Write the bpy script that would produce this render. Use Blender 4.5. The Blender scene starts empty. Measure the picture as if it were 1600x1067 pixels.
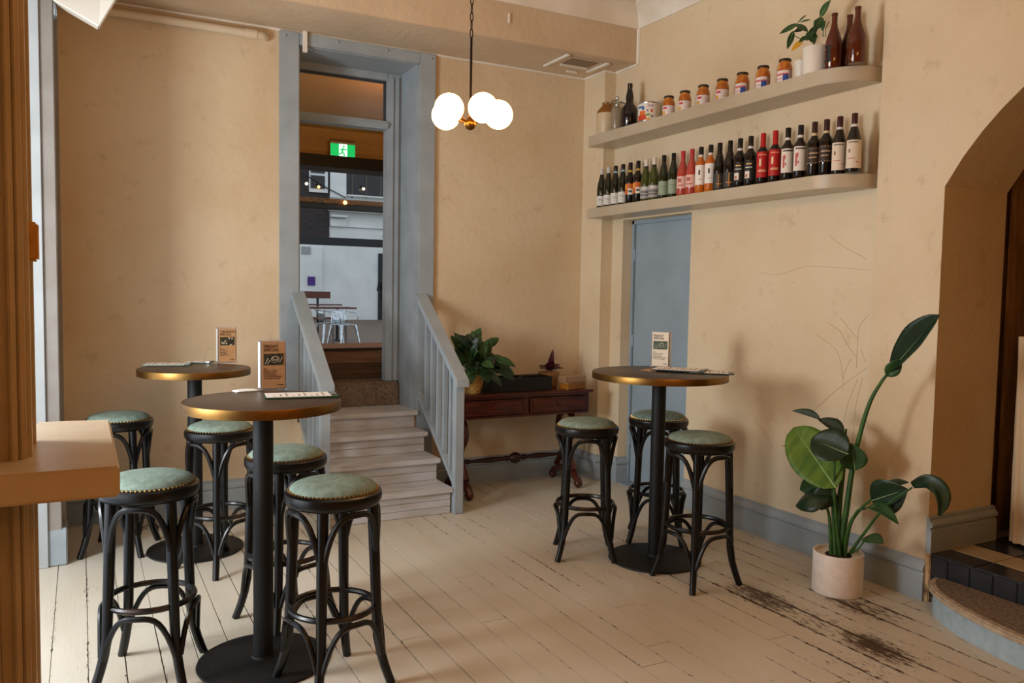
import bpy, bmesh, math, random
from mathutils import Vector, Matrix
random.seed(7)
PI = math.pi
sc = bpy.context.scene
C = sc.collection

# ------------------------------------------------------------------ camera
EYE = Vector((0, 0, 1.5)); FPX = 1270.4
def cam_axes(yaw, pitch, roll):
    r = Vector((math.cos(yaw), -math.sin(yaw), 0)); f = Vector((math.sin(yaw), math.cos(yaw), 0)); d = Vector((0, 0, -1))
    f2 = f*math.cos(pitch) + d*math.sin(pitch); d2 = d*math.cos(pitch) - f*math.sin(pitch)
    return r*math.cos(roll) + d2*math.sin(roll), d2*math.cos(roll) - r*math.sin(roll), f2
CR, CD, CF = cam_axes(math.radians(27.957), math.radians(3.574), math.radians(-0.974))
cam = bpy.data.cameras.new('camera'); cam.sensor_width = 36; cam.lens = FPX*36/1600; cam.clip_start = .02; cam.clip_end = 300
co = bpy.data.objects.new('camera', cam); C.objects.link(co)
up, bk = -CD, -CF
co.matrix_world = Matrix(((CR.x, up.x, bk.x, EYE.x), (CR.y, up.y, bk.y, EYE.y), (CR.z, up.z, bk.z, EYE.z), (0, 0, 0, 1)))
sc.camera = co
def ray(x, y): return CR*((x-800)/FPX) + CD*((y-533.5)/FPX) + CF
def onx(x, y, X): d = ray(x, y); return EYE + d*(X/d.x)
def ony(x, y, Y): d = ray(x, y); return EYE + d*(Y/d.y)
def onz(x, y, Z): d = ray(x, y); return EYE + d*((Z-1.5)/d.z)

# ------------------------------------------------------------------ world, light, exposure
w = bpy.data.worlds.new('world'); sc.world = w; w.use_nodes = True
bg = w.node_tree.nodes['Background']; bg.inputs[0].default_value = (.78, .88, 1, 1); bg.inputs[1].default_value = 1.2
def area(name, loc, rot, sx, sy, power, col):
    l = bpy.data.lights.new(name, 'AREA'); l.shape = 'RECTANGLE'; l.size = sx; l.size_y = sy; l.energy = power; l.color = col
    o = bpy.data.objects.new(name, l); C.objects.link(o); o.location = loc; o.rotation_euler = rot
    return o
# daylight outside the tall opening in the left wall
area('daylight_opening', (-2.3, 2.9, 1.7), (0, -PI/2, 0), 3.4, 4.4, 62, (.96, .98, 1))
# the brightest part of the outside, straight across from the opening
area('daylight_gap', (-1.6, 3.28, 1.66), (0, -PI/2, 0), 1.0, .75, 80, (.96, .98, 1))
sc.view_settings.view_transform = 'Standard'; sc.view_settings.look = 'None'
sc.view_settings.exposure = 0.0; sc.view_settings.gamma = 1; sc.view_settings.use_curve_mapping = False

# ------------------------------------------------------------------ materials
def lin(h):
    h = h.lstrip('#'); v = [int(h[i:i+2], 16)/255 for i in (0, 2, 4)]
    return tuple(c/12.92 if c <= .04045 else ((c+.055)/1.055)**2.4 for c in v) + (1,)
MATS = {}
def mat(name, col, rough=.5, metal=0., col2=None, scale=8., stretch=(1, 1, 1), bump=0., bscale=None, emit=0., trans=0., ior=1.45, alpha=1., world=False, coat=0., detail=6., lo=.35, hi=.65):
    m = bpy.data.materials.new(name); m.use_nodes = True; nt = m.node_tree; b = nt.nodes['Principled BSDF']
    b.inputs['Base Color'].default_value = lin(col); b.inputs['Roughness'].default_value = rough; b.inputs['Metallic'].default_value = metal
    b.inputs['IOR'].default_value = ior; b.inputs['Transmission Weight'].default_value = trans; b.inputs['Alpha'].default_value = alpha
    b.inputs['Coat Weight'].default_value = coat
    if emit: b.inputs['Emission Color'].default_value = lin(col); b.inputs['Emission Strength'].default_value = emit
    if col2 or bump:
        if world: src = nt.nodes.new('ShaderNodeNewGeometry').outputs['Position']
        else: src = nt.nodes.new('ShaderNodeTexCoord').outputs['Object']
        mp = nt.nodes.new('ShaderNodeMapping'); mp.inputs['Scale'].default_value = stretch; nt.links.new(src, mp.inputs[0])
        n = nt.nodes.new('ShaderNodeTexNoise'); n.inputs['Scale'].default_value = scale; n.inputs['Detail'].default_value = detail
        nt.links.new(mp.outputs[0], n.inputs['Vector'])
        if col2:
            r = nt.nodes.new('ShaderNodeValToRGB'); r.color_ramp.elements[0].position = lo; r.color_ramp.elements[1].position = hi
            r.color_ramp.elements[0].color = lin(col); r.color_ramp.elements[1].color = lin(col2)
            nt.links.new(n.outputs['Fac'], r.inputs[0]); nt.links.new(r.outputs[0], b.inputs['Base Color'])
        if bump:
            n2 = n
            if bscale:
                n2 = nt.nodes.new('ShaderNodeTexNoise'); n2.inputs['Scale'].default_value = bscale; n2.inputs['Detail'].default_value = 5
                nt.links.new(mp.outputs[0], n2.inputs['Vector'])
            bp = nt.nodes.new('ShaderNodeBump'); bp.inputs['Strength'].default_value = bump; bp.inputs['Distance'].default_value = .01
            nt.links.new(n2.outputs['Fac'], bp.inputs['Height']); nt.links.new(bp.outputs[0], b.inputs['Normal'])
    MATS[name] = m
    return m

def plaster(name, base, dark, stain):
    m = mat(name, base, .85, col2=dark, scale=1.3, world=True, lo=.4, hi=.78, detail=8)
    nt = m.node_tree; b = nt.nodes['Principled BSDF']; N = nt.nodes.new; L = nt.links.new
    ramp = [n for n in nt.nodes if n.type == 'VALTORGB'][0]
    g = N('ShaderNodeNewGeometry')
    s1 = N('ShaderNodeTexNoise'); s1.inputs['Scale'].default_value = 9; s1.inputs['Detail'].default_value = 9; s1.inputs['Roughness'].default_value = .7; L(g.outputs['Position'], s1.inputs['Vector'])
    r1 = N('ShaderNodeMapRange'); r1.inputs[1].default_value = .58; r1.inputs[2].default_value = .8; r1.inputs[4].default_value = .6; L(s1.outputs['Fac'], r1.inputs[0])
    mx = N('ShaderNodeMix'); mx.data_type = 'RGBA'; L(r1.outputs[0], mx.inputs[0]); L(ramp.outputs[0], mx.inputs[6]); mx.inputs[7].default_value = lin(stain)
    # small dark nicks
    s2 = N('ShaderNodeTexVoronoi'); s2.inputs['Scale'].default_value = 3.2; L(g.outputs['Position'], s2.inputs['Vector'])
    r2 = N('ShaderNodeMapRange'); r2.inputs[1].default_value = .018; r2.inputs[2].default_value = .008; r2.inputs[4].default_value = .6; L(s2.outputs['Distance'], r2.inputs[0])
    m2 = N('ShaderNodeMix'); m2.data_type = 'RGBA'; L(r2.outputs[0], m2.inputs[0]); L(mx.outputs[2], m2.inputs[6]); m2.inputs[7].default_value = lin('#5a3d22')
    L(m2.outputs[2], b.inputs['Base Color'])
    n2 = N('ShaderNodeTexNoise'); n2.inputs['Scale'].default_value = 22; n2.inputs['Detail'].default_value = 8; L(g.outputs['Position'], n2.inputs['Vector'])
    n3 = N('ShaderNodeTexNoise'); n3.inputs['Scale'].default_value = 3; n3.inputs['Detail'].default_value = 2; L(g.outputs['Position'], n3.inputs['Vector'])
    ad = N('ShaderNodeMath'); ad.operation = 'MULTIPLY_ADD'; ad.inputs[1].default_value = 2.2; L(n3.outputs['Fac'], ad.inputs[0]); L(n2.outputs['Fac'], ad.inputs[2])
    bp = N('ShaderNodeBump'); bp.inputs['Strength'].default_value = .35; bp.inputs['Distance'].default_value = .012; L(ad.outputs[0], bp.inputs['Height']); L(bp.outputs[0], b.inputs['Normal'])
    return m
WALL = plaster('cream_plaster', '#dcc8a8', '#ccb18a', '#a88a64')
WALLW = plaster('pale_plaster', '#dccbac', '#d2bb97', '#b59a74')
SOFFIT = plaster('soffit_plaster', '#d2bda0', '#bfa688', '#a08664')
CEIL = mat('ceiling_white', '#e6dccb', .8, col2='#d8ccb8', scale=3, world=True)
CORN = mat('cornice_white', '#ece7dc', .6, col2='#e0d8c8', scale=6, world=True)
BLUE = mat('blue_grey_paint', '#a3adb2', .42, col2='#959fa4', scale=5, world=True, bump=.12, bscale=40)
BLUED = mat('door_blue_paint', '#93a4af', .45, col2='#8a9ba6', scale=4, world=True, bump=.1, bscale=60)
STAIRP = mat('stair_grey_paint', '#cdced0', .45, col2='#b4aea4', scale=9, world=True, stretch=(.5, 3, 3), bump=.15, bscale=30, lo=.42, hi=.75)
WHITEP = mat('white_paint', '#b4b9ba', .4, col2='#a9adac', scale=5, world=True)
TRIMP = mat('brown_cream_trim_paint', '#c6b295', .4, col2='#baa587', scale=6, world=True)
LEDGEP = mat('cream_ledge_paint', '#d2bfa4', .35, col2='#c8b293', scale=7, world=True, bump=.05, bscale=50)
SHELFP = mat('shelf_paint', '#bfb29a', .3, col2='#b7a98f', scale=5, world=True)
STONE = mat('worn_stone', '#877460', .9, col2='#5a4a3a', scale=70, world=True, bump=.8, bscale=60, lo=.38, hi=.7)
STONEL = mat('stone_lip', '#c0ad92', .8, col2='#a08b70', scale=30, world=True, bump=.3)
BLUESTEP = mat('pale_blue_paint', '#a8bcc4', .5, col2='#94a6ab', scale=24, world=True, lo=.45, hi=.8, bump=.2)
TILE_D = mat('dark_tile', '#26262a', .25, col2='#303033', scale=6, world=True)
TILE_L = mat('cream_tile', '#b9a079', .3, col2='#a78f69', scale=6, world=True)
GROUT = mat('grout', '#7d7466', .9)
CURTAIN = mat('brown_velvet', '#8f6e4a', .9, col2='#765636', scale=12, stretch=(4, 4, .4))
DRAPE = mat('cream_drape', '#d8c3a0', .9)
BLACKW = mat('black_lacquered_wood', '#060606', .3, col2='#0d0b0b', scale=20, bump=.05)
BRONZE = mat('worn_black_wood', '#0a0808', .3, col2='#4a2f20', scale=14, lo=.55, hi=.8)
GREENV = mat('green_velvet', '#84968a', .85, col2='#718373', scale=35, bump=.25, bscale=160)
NAIL = mat('brass_nail', '#b98f4f', .3, 1.)
TTOP = mat('brown_laminate', '#4e3f34', .4, col2='#42352b', scale=6)
PRINT = mat('grey_print', '#9a9184', .7)
BRASS = mat('brass_band', '#94703e', .36, 1., col2='#7c5a2c', scale=4)
IRON = mat('black_iron', '#080808', .6, col2='#0e0d0d', scale=60, bump=.15)
MAHOG = mat('mahogany', '#5a2414', .3, col2='#35130b', scale=6, stretch=(1, 12, 12), coat=.3)
OAK = mat('pale_wood', '#b08a58', .5, col2='#96713f', scale=6, stretch=(1, 10, 10))
ACRYL = mat('clear_acrylic', '#f4f2f6', .08, trans=.9, ior=1.2)
KRAFT = mat('kraft_card', '#c39567', .7, col2='#b98a5c', scale=40)
CREAMC = mat('cream_card', '#e6dac4', .7)
PAPER = mat('white_paper', '#e9e4da', .7)
INK = mat('dark_ink', '#241a14', .7)
PHOTO = mat('food_photo_dark', '#1c1a14', .5, col2='#4d4a34', scale=60)
PHOTOG = mat('food_photo_green', '#1d3020', .5, col2='#50664a', scale=60)
PHOTOL = mat('food_photo_light', '#c9bfa6', .5)
CLIPG = mat('green_clipboard', '#1f4a30', .4)
LEAF = mat('leaf_green', '#31592a', .45, col2='#213f1d', scale=9)
LEAFL = mat('leaf_light_green', '#64832a', .5, col2='#486b20', scale=7, stretch=(1, 6, 1))
LEAFD = mat('leaf_dark_green', '#1c341c', .42, col2='#142a16', scale=9)
LEAFV = mat('leaf_vein', '#9fb87a', .5)
LEAFP = mat('leaf_purple', '#3a1520', .35, col2='#5a1c2c', scale=12)
LEAFY = mat('leaf_yellow', '#d8a21e', .5)
STEMG = mat('stem_green', '#3f6828', .5, col2='#2a4e22', scale=10)
SOIL = mat('soil', '#1d1510', .95, col2='#33261a', scale=60, bump=.6)
POTW = mat('pale_ceramic', '#eee6dc', .55, col2='#e6dbcd', scale=30)
POTW2 = mat('white_ceramic', '#e2dccf', .4)
WICKER = mat('woven_straw', '#c79a55', .7, col2='#96702f', scale=50, stretch=(1, 1, 3), bump=.5)
TERRA = mat('ribbed_wood_pot', '#b08455', .7, col2='#8f6640', scale=30, stretch=(6, 6, .5))
GLOBE = mat('opal_globe', '#ffbd70', .3, emit=18.)
GOLD = mat('antique_brass', '#7a5526', .35, 1.)
PVC = mat('cream_pipe', '#d9c9ae', .45)
PLASTW = mat('white_plastic', '#e0d8ca', .4)
STEEL = mat('galvanised_steel', '#c9ced0', .25, .9, col2='#a4abae', scale=14)
GLASSP = mat('window_glass', '#ffffff', .02, alpha=.05)

# ------------------------------------------------------------------ mesh builder
class B:
    def __init__(s): s.v = []; s.f = []
    def box(s, x0, x1, y0, y1, z0, z1):
        n = len(s.v)
        s.v += [(x0, y0, z0), (x1, y0, z0), (x1, y1, z0), (x0, y1, z0), (x0, y0, z1), (x1, y0, z1), (x1, y1, z1), (x0, y1, z1)]
        s.f += [tuple(n+i for i in q) for q in ((3, 2, 1, 0), (4, 5, 6, 7), (0, 1, 5, 4), (1, 2, 6, 5), (2, 3, 7, 6), (3, 0, 4, 7))]
        return s
    def lathe(s, prof, seg=24, c=(0, 0, 0), a0=0., a1=2*PI, cap=True):
        n = len(s.v); full = abs(a1-a0-2*PI) < 1e-6; k = seg if full else seg+1
        for r, z in prof:
            for i in range(k):
                a = a0+(a1-a0)*i/seg; s.v.append((c[0]+r*math.cos(a), c[1]+r*math.sin(a), c[2]+z))
        for j in range(len(prof)-1):
            for i in range(seg):
                i2 = (i+1) % k
                s.f.append((n+j*k+i, n+j*k+i2, n+(j+1)*k+i2, n+(j+1)*k+i))
        if full and cap:
            if prof[0][0] > 1e-5: s.f.append(tuple(n+i for i in reversed(range(k))))
            if prof[-1][0] > 1e-5: s.f.append(tuple(n+(len(prof)-1)*k+i for i in range(k)))
        return s
    def tube(s, pts, rad, seg=8, closed=False, cap=True):
        pts = [Vector(p) for p in pts]; m = len(pts); n = len(s.v)
        rs = rad if hasattr(rad, '__len__') else [rad]*m
        prev = None
        for i, p in enumerate(pts):
            a = pts[(i-1) % m] if (closed or i > 0) else p; b = pts[(i+1) % m] if (closed or i < m-1) else p
            t = (b-a).normalized()
            if prev is None: u = t.orthogonal().normalized()
            else: u = (prev-t*prev.dot(t)).normalized()
            prev = u; v = t.cross(u)
            for k in range(seg):
                an = 2*PI*k/seg; s.v.append(tuple(p+(u*math.cos(an)+v*math.sin(an))*rs[i]))
        for i in range(m if closed else m-1):
            j = (i+1) % m
            for k in range(seg):
                k2 = (k+1) % seg; s.f.append((n+i*seg+k, n+i*seg+k2, n+j*seg+k2, n+j*seg+k))
        if cap and not closed:
            s.f.append(tuple(n+k for k in reversed(range(seg)))); s.f.append(tuple(n+(m-1)*seg+k for k in range(seg)))
        return s
    def prism(s, poly, fn, d0, d1):
        """poly of 2D points, fn(u, v, d) -> 3D"""
        n = len(s.v); k = len(poly)
        for d in (d0, d1):
            for u, v in poly: s.v.append(tuple(fn(u, v, d)))
        s.f.append(tuple(n+i for i in reversed(range(k)))); s.f.append(tuple(n+k+i for i in range(k)))
        for i in range(k): j = (i+1) % k; s.f.append((n+i, n+j, n+k+j, n+k+i))
        return s
    def sphere(s, c, r, seg=16, rings=10):
        prof = [(r*math.sin(PI*i/rings), -r*math.cos(PI*i/rings)) for i in range(rings+1)]
        prof[0] = (1e-6, -r); prof[-1] = (1e-6, r)
        return s.lathe(prof, seg, c)
    def grid(s, fn, nu, nv):
        n = len(s.v)
        for i in range(nu+1):
            for j in range(nv+1): s.v.append(tuple(fn(i/nu, j/nv)))
        for i in range(nu):
            for j in range(nv):
                a = n+i*(nv+1)+j; s.f.append((a, a+nv+1, a+nv+2, a+1))
        return s
    def xf(s, M, start=0):
        for i in range(start, len(s.v)): s.v[i] = tuple(M @ Vector(s.v[i]))
        return s
    def build(s, name, m, parent=None, smooth=False, bev=0., loc=None, solid=0.):
        me = bpy.data.meshes.new(name); me.from_pydata(s.v, [], s.f)
        bm = bmesh.new(); bm.from_mesh(me)
        bmesh.ops.recalc_face_normals(bm, faces=bm.faces)
        if bev:
            ed = [e for e in bm.edges if len(e.link_faces) == 2 and e.calc_face_angle(0) > .6]
            bmesh.ops.bevel(bm, geom=ed, offset=bev, segments=2, affect='EDGES', clamp_overlap=True)
        bm.to_mesh(me); bm.free()
        if smooth:
            me.polygons.foreach_set('use_smooth', [True]*len(me.polygons))
            me.set_sharp_from_angle(angle=math.radians(42))
        me.materials.append(m)
        o = bpy.data.objects.new(name, me); C.objects.link(o)
        if parent: o.parent = parent
        if loc: o.location = loc
        if solid:
            md = o.modifiers.new('thickness', 'SOLIDIFY'); md.thickness = solid; md.offset = 0
        return o
def bxo(name, m, parent, x0, x1, y0, y1, z0, z1, bev=.003): return B().box(x0, x1, y0, y1, z0, z1).build(name, m, parent, bev=bev)
def struct(o): o['kind'] = 'structure'; return o
def tag(o, label, cat, group=None):
    o['label'] = label; o['category'] = cat
    if group: o['group'] = group
    return o
def thing(name, label, cat, loc=(0, 0, 0), rz=0., group=None):
    o = bpy.data.objects.new(name, None); o.empty_display_size = .05; C.objects.link(o); o.location = loc; o.rotation_euler = (0, 0, rz)
    return tag(o, label, cat, group)
def dup(o, loc, rz, label, group=None):
    r = o.copy(); C.objects.link(r); r.location = loc; r.rotation_euler = (0, 0, rz); r['label'] = label
    if group: r['group'] = group
    for ch in o.children:
        c = ch.copy(); C.objects.link(c); c.parent = r
        for g in ch.children:
            d = g.copy(); C.objects.link(d); d.parent = c
    return r
def text(s, size, m, parent, loc, rot=(PI/2, 0, 0), name='lettering', bold=0.):
    cu = bpy.data.curves.new(name, 'FONT'); cu.body = s; cu.size = size; cu.extrude = .0002; cu.offset = bold; cu.space_line = .85; cu.resolution_u = 2
    t = bpy.data.objects.new(name+'_src', cu); C.objects.link(t)
    dg = bpy.context.evaluated_depsgraph_get(); me = bpy.data.meshes.new_from_object(t.evaluated_get(dg))
    bpy.data.objects.remove(t); bpy.data.curves.remove(cu)
    me.materials.clear(); me.materials.append(m)
    o = bpy.data.objects.new(name, me); C.objects.link(o); o.parent = parent; o.location = loc; o.rotation_euler = rot
    return o
def spline(pts, n=10):
    """Catmull-Rom through pts"""
    P = [Vector(p) for p in pts]; P = [P[0]*2-P[1]] + P + [P[-1]*2-P[-2]]; out = []
    for i in range(1, len(P)-2):
        a, b, c, d = P[i-1:i+3]
        for k in range(n):
            t = k/n; out.append(.5*((2*b)+(c-a)*t+(2*a-5*b+4*c-d)*t*t+(3*b-a-3*c+d)*t**3))
    out.append(P[-2]); return out

# ================================================================== STRUCTURE
YB, XW, XN, XL = 5.65, 3.73, 3.68, -.19      # back wall, alcove wall, near right wall, left wall
ZC, ZB, YBM = 3.62, 3.22, 5.08               # ceiling, beam soffit, beam front
# ---- floor with painted planks
def plank_mat():
    m = mat('painted_plank', '#d3cbba', .42, world=True, col2='#cabfaa', scale=1.7, stretch=(1.5, .5, 1))
    nt = m.node_tree; b = nt.nodes['Principled BSDF']; N = nt.nodes.new; L = nt.links.new
    ramp = [n for n in nt.nodes if n.type == 'VALTORGB'][0]
    g = N('ShaderNodeNewGeometry')
    def noise(scale, st, detail=8, rough=.6):
        mp = N('ShaderNodeMapping'); mp.inputs['Scale'].default_value = st; L(g.outputs['Position'], mp.inputs[0])
        n = N('ShaderNodeTexNoise'); n.inputs['Scale'].default_value = scale; n.inputs['Detail'].default_value = detail; n.inputs['Roughness'].default_value = rough
        L(mp.outputs[0], n.inputs['Vector']); return n.outputs['Fac']
    def mth(op, a, b_=None):
        n = N('ShaderNodeMath'); n.operation = op
        for i, x in enumerate((a, b_)):
            if x is None: continue
            if isinstance(x, (int, float)): n.inputs[i].default_value = x
            else: L(x, n.inputs[i])
        return n.outputs[0]
    fleck = noise(9., (10, 2.0, 1), 12, .8)
    acc = None
    for (px, py, sx, sy, amp) in ((2.98, 2.85, .16, .36, .2), (2.98, 2.55, .22, .4, .17), (3.0, 2.27, .18, .32, .24), (2.78, 2.25, .2, .5, .15), (3.3, 2.6, .2, .4, .15), (2.95, 2.45, .6, .9, .08), (3.4, 3.3, .35, .9, .09), (2.9, 3.5, .8, .9, .05),
                              (.33, 5.42, .18, .14, .2), (.42, 3.3, .08, .1, .17), (-.05, 3.6, .1, .5, .06), (0.05, 4.6, .1, .5, .06), (2.4, 3.0, .3, .6, .02)):
        vs = N('ShaderNodeVectorMath'); vs.operation = 'SUBTRACT'; L(g.outputs['Position'], vs.inputs[0]); vs.inputs[1].default_value = (px, py, 0)
        vm = N('ShaderNodeVectorMath'); vm.operation = 'MULTIPLY'; L(vs.outputs[0], vm.inputs[0]); vm.inputs[1].default_value = (1/sx, 1/sy, 0)
        ln = N('ShaderNodeVectorMath'); ln.operation = 'LENGTH'; L(vm.outputs[0], ln.inputs[0])
        mr = N('ShaderNodeMapRange'); mr.interpolation_type = 'SMOOTHSTEP'; mr.inputs[1].default_value = 1.3; mr.inputs[2].default_value = 0; mr.inputs[4].default_value = amp; L(ln.outputs['Value'], mr.inputs[0])
        acc = mr.outputs[0] if acc is None else mth('MAXIMUM', acc, mr.outputs[0])
    # wear at plank edges: distance to the joint
    sx = N('ShaderNodeSeparateXYZ'); L(g.outputs['Position'], sx.inputs[0])
    fr = mth('FRACT', mth('DIVIDE', mth('SUBTRACT', sx.outputs[0], .006-1.31), .131))
    ed = mth('ABSOLUTE', mth('SUBTRACT', fr, .5))
    er = N('ShaderNodeMapRange'); er.inputs[1].default_value = .4; er.inputs[2].default_value = .5; er.inputs[4].default_value = .13; L(ed, er.inputs[0])
    sparse = noise(1.1, (1.5, .8, 1), 3)
    sp = N('ShaderNodeMapRange'); sp.inputs[1].default_value = .4; sp.inputs[2].default_value = .7; sp.inputs[4].default_value = .12; L(sparse, sp.inputs[0])
    tot = mth('ADD', mth('ADD', fleck, acc), mth('ADD', er.outputs[0], sp.outputs[0]))
    th = N('ShaderNodeMapRange'); th.inputs[1].default_value = .705; th.inputs[2].default_value = .735; L(tot, th.inputs[0])
    mx = N('ShaderNodeMix'); mx.data_type = 'RGBA'; L(th.outputs[0], mx.inputs[0]); L(ramp.outputs[0], mx.inputs[6]); mx.inputs[7].default_value = lin('#4a3524')
    L(mx.outputs[2], b.inputs['Base Color'])
    bp = N('ShaderNodeBump'); bp.inputs['Strength'].default_value = .3; bp.inputs['Distance'].default_value = .004; bp.invert = True
    hh = mth('ADD', th.outputs[0], noise(6, (5, .6, 1), 5)); L(hh, bp.inputs['Height']); L(bp.outputs[0], b.inputs['Normal'])
    return m
PLANK = plank_mat()
SUB = mat('dark_gap', '#2a1c12', .9)
floor = struct(B().box(-.6, XW+.5, -2.6, YB+.02, -.06, -.021).build('floor', SUB))
x = .006-.131*2
pk = {}
i = 0
while x < XW-.002:
    x1 = min(x+.131, XW)
    cuts = [-2.5]
    y = random.uniform(.2, 2.2)
    while y < YB-.5: cuts.append(y); y += random.uniform(1.6, 3.2)
    cuts.append(YB)
    for a, b in zip(cuts, cuts[1:]):
        g = random.choice((.0015, .002, .0025, .003, .004, .0055))
        o = B().box(x+g*.5, x1-g*.5, a+.001, b-.001, -.021, -random.uniform(0, .0012)).build('plank', PLANK, floor, bev=.0012)
    x += .131
# ---- back wall with the raised doorway
wb = B()
wb.box(XL-.35, 1.32, YB, YB+.45, 0, ZC).box(2.2, XW+.5, YB, YB+.45, 0, ZC).box(1.32, 2.2, YB, YB+.45, 0, .56).box(1.32, 2.2, YB, YB+.45, 3.14, ZC)
wall_back = struct(wb.build('wall_back', WALL))
# ---- left wall with tall opening (2.62 .. 4.86)
OY0, OY1, OZ = 2.62, 4.86, 2.98
wl = B().box(XL-.35, XL, -2.6, OY0, 0, ZC).box(XL-.35, XL, OY1, YB+.02, 0, ZC).box(XL-.35, XL, OY0, OY1, OZ, ZC)
wall_left = struct(wl.build('wall_left', WALL))
# ---- right wall: alcove with door niche, near part with arch
NY0, NY1, NZ = 4.417, 5.22, 2.06
wr = B().box(XW, XW+.5, NY1, YB+.02, 0, ZC).box(XW, XW+.5, 2.88, NY0, 0, ZC).box(XW, XW+.5, NY0, NY1, NZ, ZC).box(XW+.16, XW+.5, NY0, NY1, 0, NZ)
wr.box(3.625, XW, 5.36, YB+.01, 0, ZC)                                   # pier in the corner
wall_right = struct(wr.build('wall_right', WALLW))
RA, AY, AZ = 1.39, 1.32, 1.335
def archpt(y): return AZ+math.sqrt(max(0, RA*RA-(y-AY)**2))
ny = 28
wa = B()
ys = [2.52-(2.52-.12)*k/ny for k in range(ny+1)]
poly = [(2.9, 0), (2.9, ZC), (-2.6, ZC), (-2.6, 0), (.12, 0)] + [(y, archpt(y)) for y in reversed(ys)] + [(2.52, 0)]
def quad_strip(b, pa, pb, X0, X1):
    n = len(b.v); k = len(pa)
    for X in (X0, X1):
        for p in pa: b.v.append((X, p[0], p[1]))
        for p in pb: b.v.append((X, p[0], p[1]))
    for i in range(k-1):
        b.f.append((n+i, n+i+1, n+k+i+1, n+k+i)); m = n+2*k; b.f.append((m+i, m+k+i, m+k+i+1, m+i+1))
        b.f.append((n+i, m+i, m+i+1, n+i+1)); b.f.append((n+k+i, n+k+i+1, m+k+i+1, m+k+i))
    m = n+2*k
    b.f.append((n, n+k, m+k, m)); b.f.append((n+k-1, m+k-1, m+2*k-1, n+2*k-1))
quad_strip(wa, [(y, archpt(y)) for y in ys], [(y, ZC) for y in ys], XN, 4.18)
wa.box(XN, 4.18, 2.52, 2.9, 0, ZC).box(XN, 4.18, -2.6, .12, 0, ZC)
arch = struct(wa.build('wall_right_arch', WALL))
wall_front = struct(B().box(XL-.35, 4.2, -2.7, -2.6, 0, ZC).build('wall_front', WALL))
ceiling = struct(B().box(XL-.35, 4.2, -2.6, YB+.45, ZC, ZC+.1).build('ceiling', CEIL))
# ---- beam and cornices
struct(B().box(XL, XW, YBM, YB, ZB, ZC).build('trim_1', SOFFIT, bev=.006))
def cove(b, p0, p1, inward):
    """cove cornice between two points (plan), inward = unit vector away from wall"""
    prof = [(0, -.15), (.012, -.15), (.02, -.125), (.05, -.07), (.1, -.03), (.13, -.018), (.13, 0), (0, 0)]
    p0 = Vector(p0); p1 = Vector(p1); iv = Vector(inward)
    b.prism(prof, lambda u, v, d: (p0.x+(p1.x-p0.x)*d+iv.x*u, p0.y+(p1.y-p0.y)*d+iv.y*u, ZC+v), 0, 1)
cb = B(); cove(cb, (XW, YBM), (XW, 2.9), (-1, 0)); cove(cb, (XN, 2.92), (XN, -2.6), (-1, 0))
struct(cb.build('trim_2', CORN, smooth=True))
cb = B(); cove(cb, (XL, YBM), (XW, YBM), (0, -1))
struct(cb.build('trim_3', CEIL, smooth=True))
# thin bead between beam and walls, access frame on the soffit
tb = B().tube([(XL, YB-.008, ZB-.006), (3.625, YB-.008, ZB-.006)], .01, 6).tube([(3.62, YB, ZB-.006), (3.62, 5.36, ZB-.006)], .01, 6).tube([(3.62, 5.355, ZB-.006), (XW, 5.355, ZB-.006)], .01, 6).tube([(XW-.005, 5.36, ZB-.006), (XW-.005, YBM, ZB-.006)], .012, 6).tube([(XW-.006, YBM-.006, ZB-.01), (XW-.006, YBM-.006, ZC-.15)], .014, 6)
struct(tb.build('trim_4', CORN, smooth=True))
hat = struct(B().box(3.16, 3.5, 5.17, 5.43, ZB-.004, ZB+.02).build('trim_5', SOFFIT, bev=.004))
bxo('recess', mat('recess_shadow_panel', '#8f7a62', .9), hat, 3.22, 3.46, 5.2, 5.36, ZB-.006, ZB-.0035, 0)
for (a, b_, c, d) in ((3.13, 3.155, 5.12, 5.47), (3.5, 3.53, 5.16, 5.44), (3.22, 3.46, 5.355, 5.375), (3.36, 3.45, 5.49, 5.51)): bxo('batten', CORN, hat, a, b_, c, d, ZB-.018, ZB-.003, .002)
bxo('batten', CORN, hat, 2.62, 2.635, YBM-.012, YBM-.001, 3.335, 3.4, .002)
# ---- baseboards
BBP = [(0, 0), (.022, 0), (.022, .125), (.014, .14), (.026, .15), (.026, .165), (.012, .185), (.012, .2), (0, .205)]
def bboard(b, p0, p1, inward):
    p0 = Vector(p0); p1 = Vector(p1); iv = Vector(inward)
    b.prism(BBP, lambda u, v, d: (p0.x+(p1.x-p0.x)*d+iv.x*u, p0.y+(p1.y-p0.y)*d+iv.y*u, v), 0, 1)
bb = B(); bboard(bb, (XL, YB), (1.29, YB), (0, -1)); bboard(bb, (2.26, YB), (3.625, YB), (0, -1)); struct(bb.build('baseboard_back', BLUE))
bb = B(); bboard(bb, (3.625, 5.36), (3.625, YB), (-1, 0)); bboard(bb, (3.6, 5.36), (XW, 5.36), (0, -1)); bboard(bb, (XW, 5.36), (XW, NY1), (-1, 0)); bboard(bb, (XW-.025, NY1), (XW+.09, NY1), (0, -1))
bboard(bb, (XW, NY0), (XW, 2.9), (-1, 0)); bboard(bb, (XN, 2.92), (XN, 2.52), (-1, 0)); struct(bb.build('baseboard_right', BLUE))
bb = B(); bboard(bb, (XL, 5.12), (XL, YB), (1, 0)); bboard(bb, (XL, -2.6), (XL, 2.3), (1, 0)); struct(bb.build('baseboard_left', BLUE))
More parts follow.
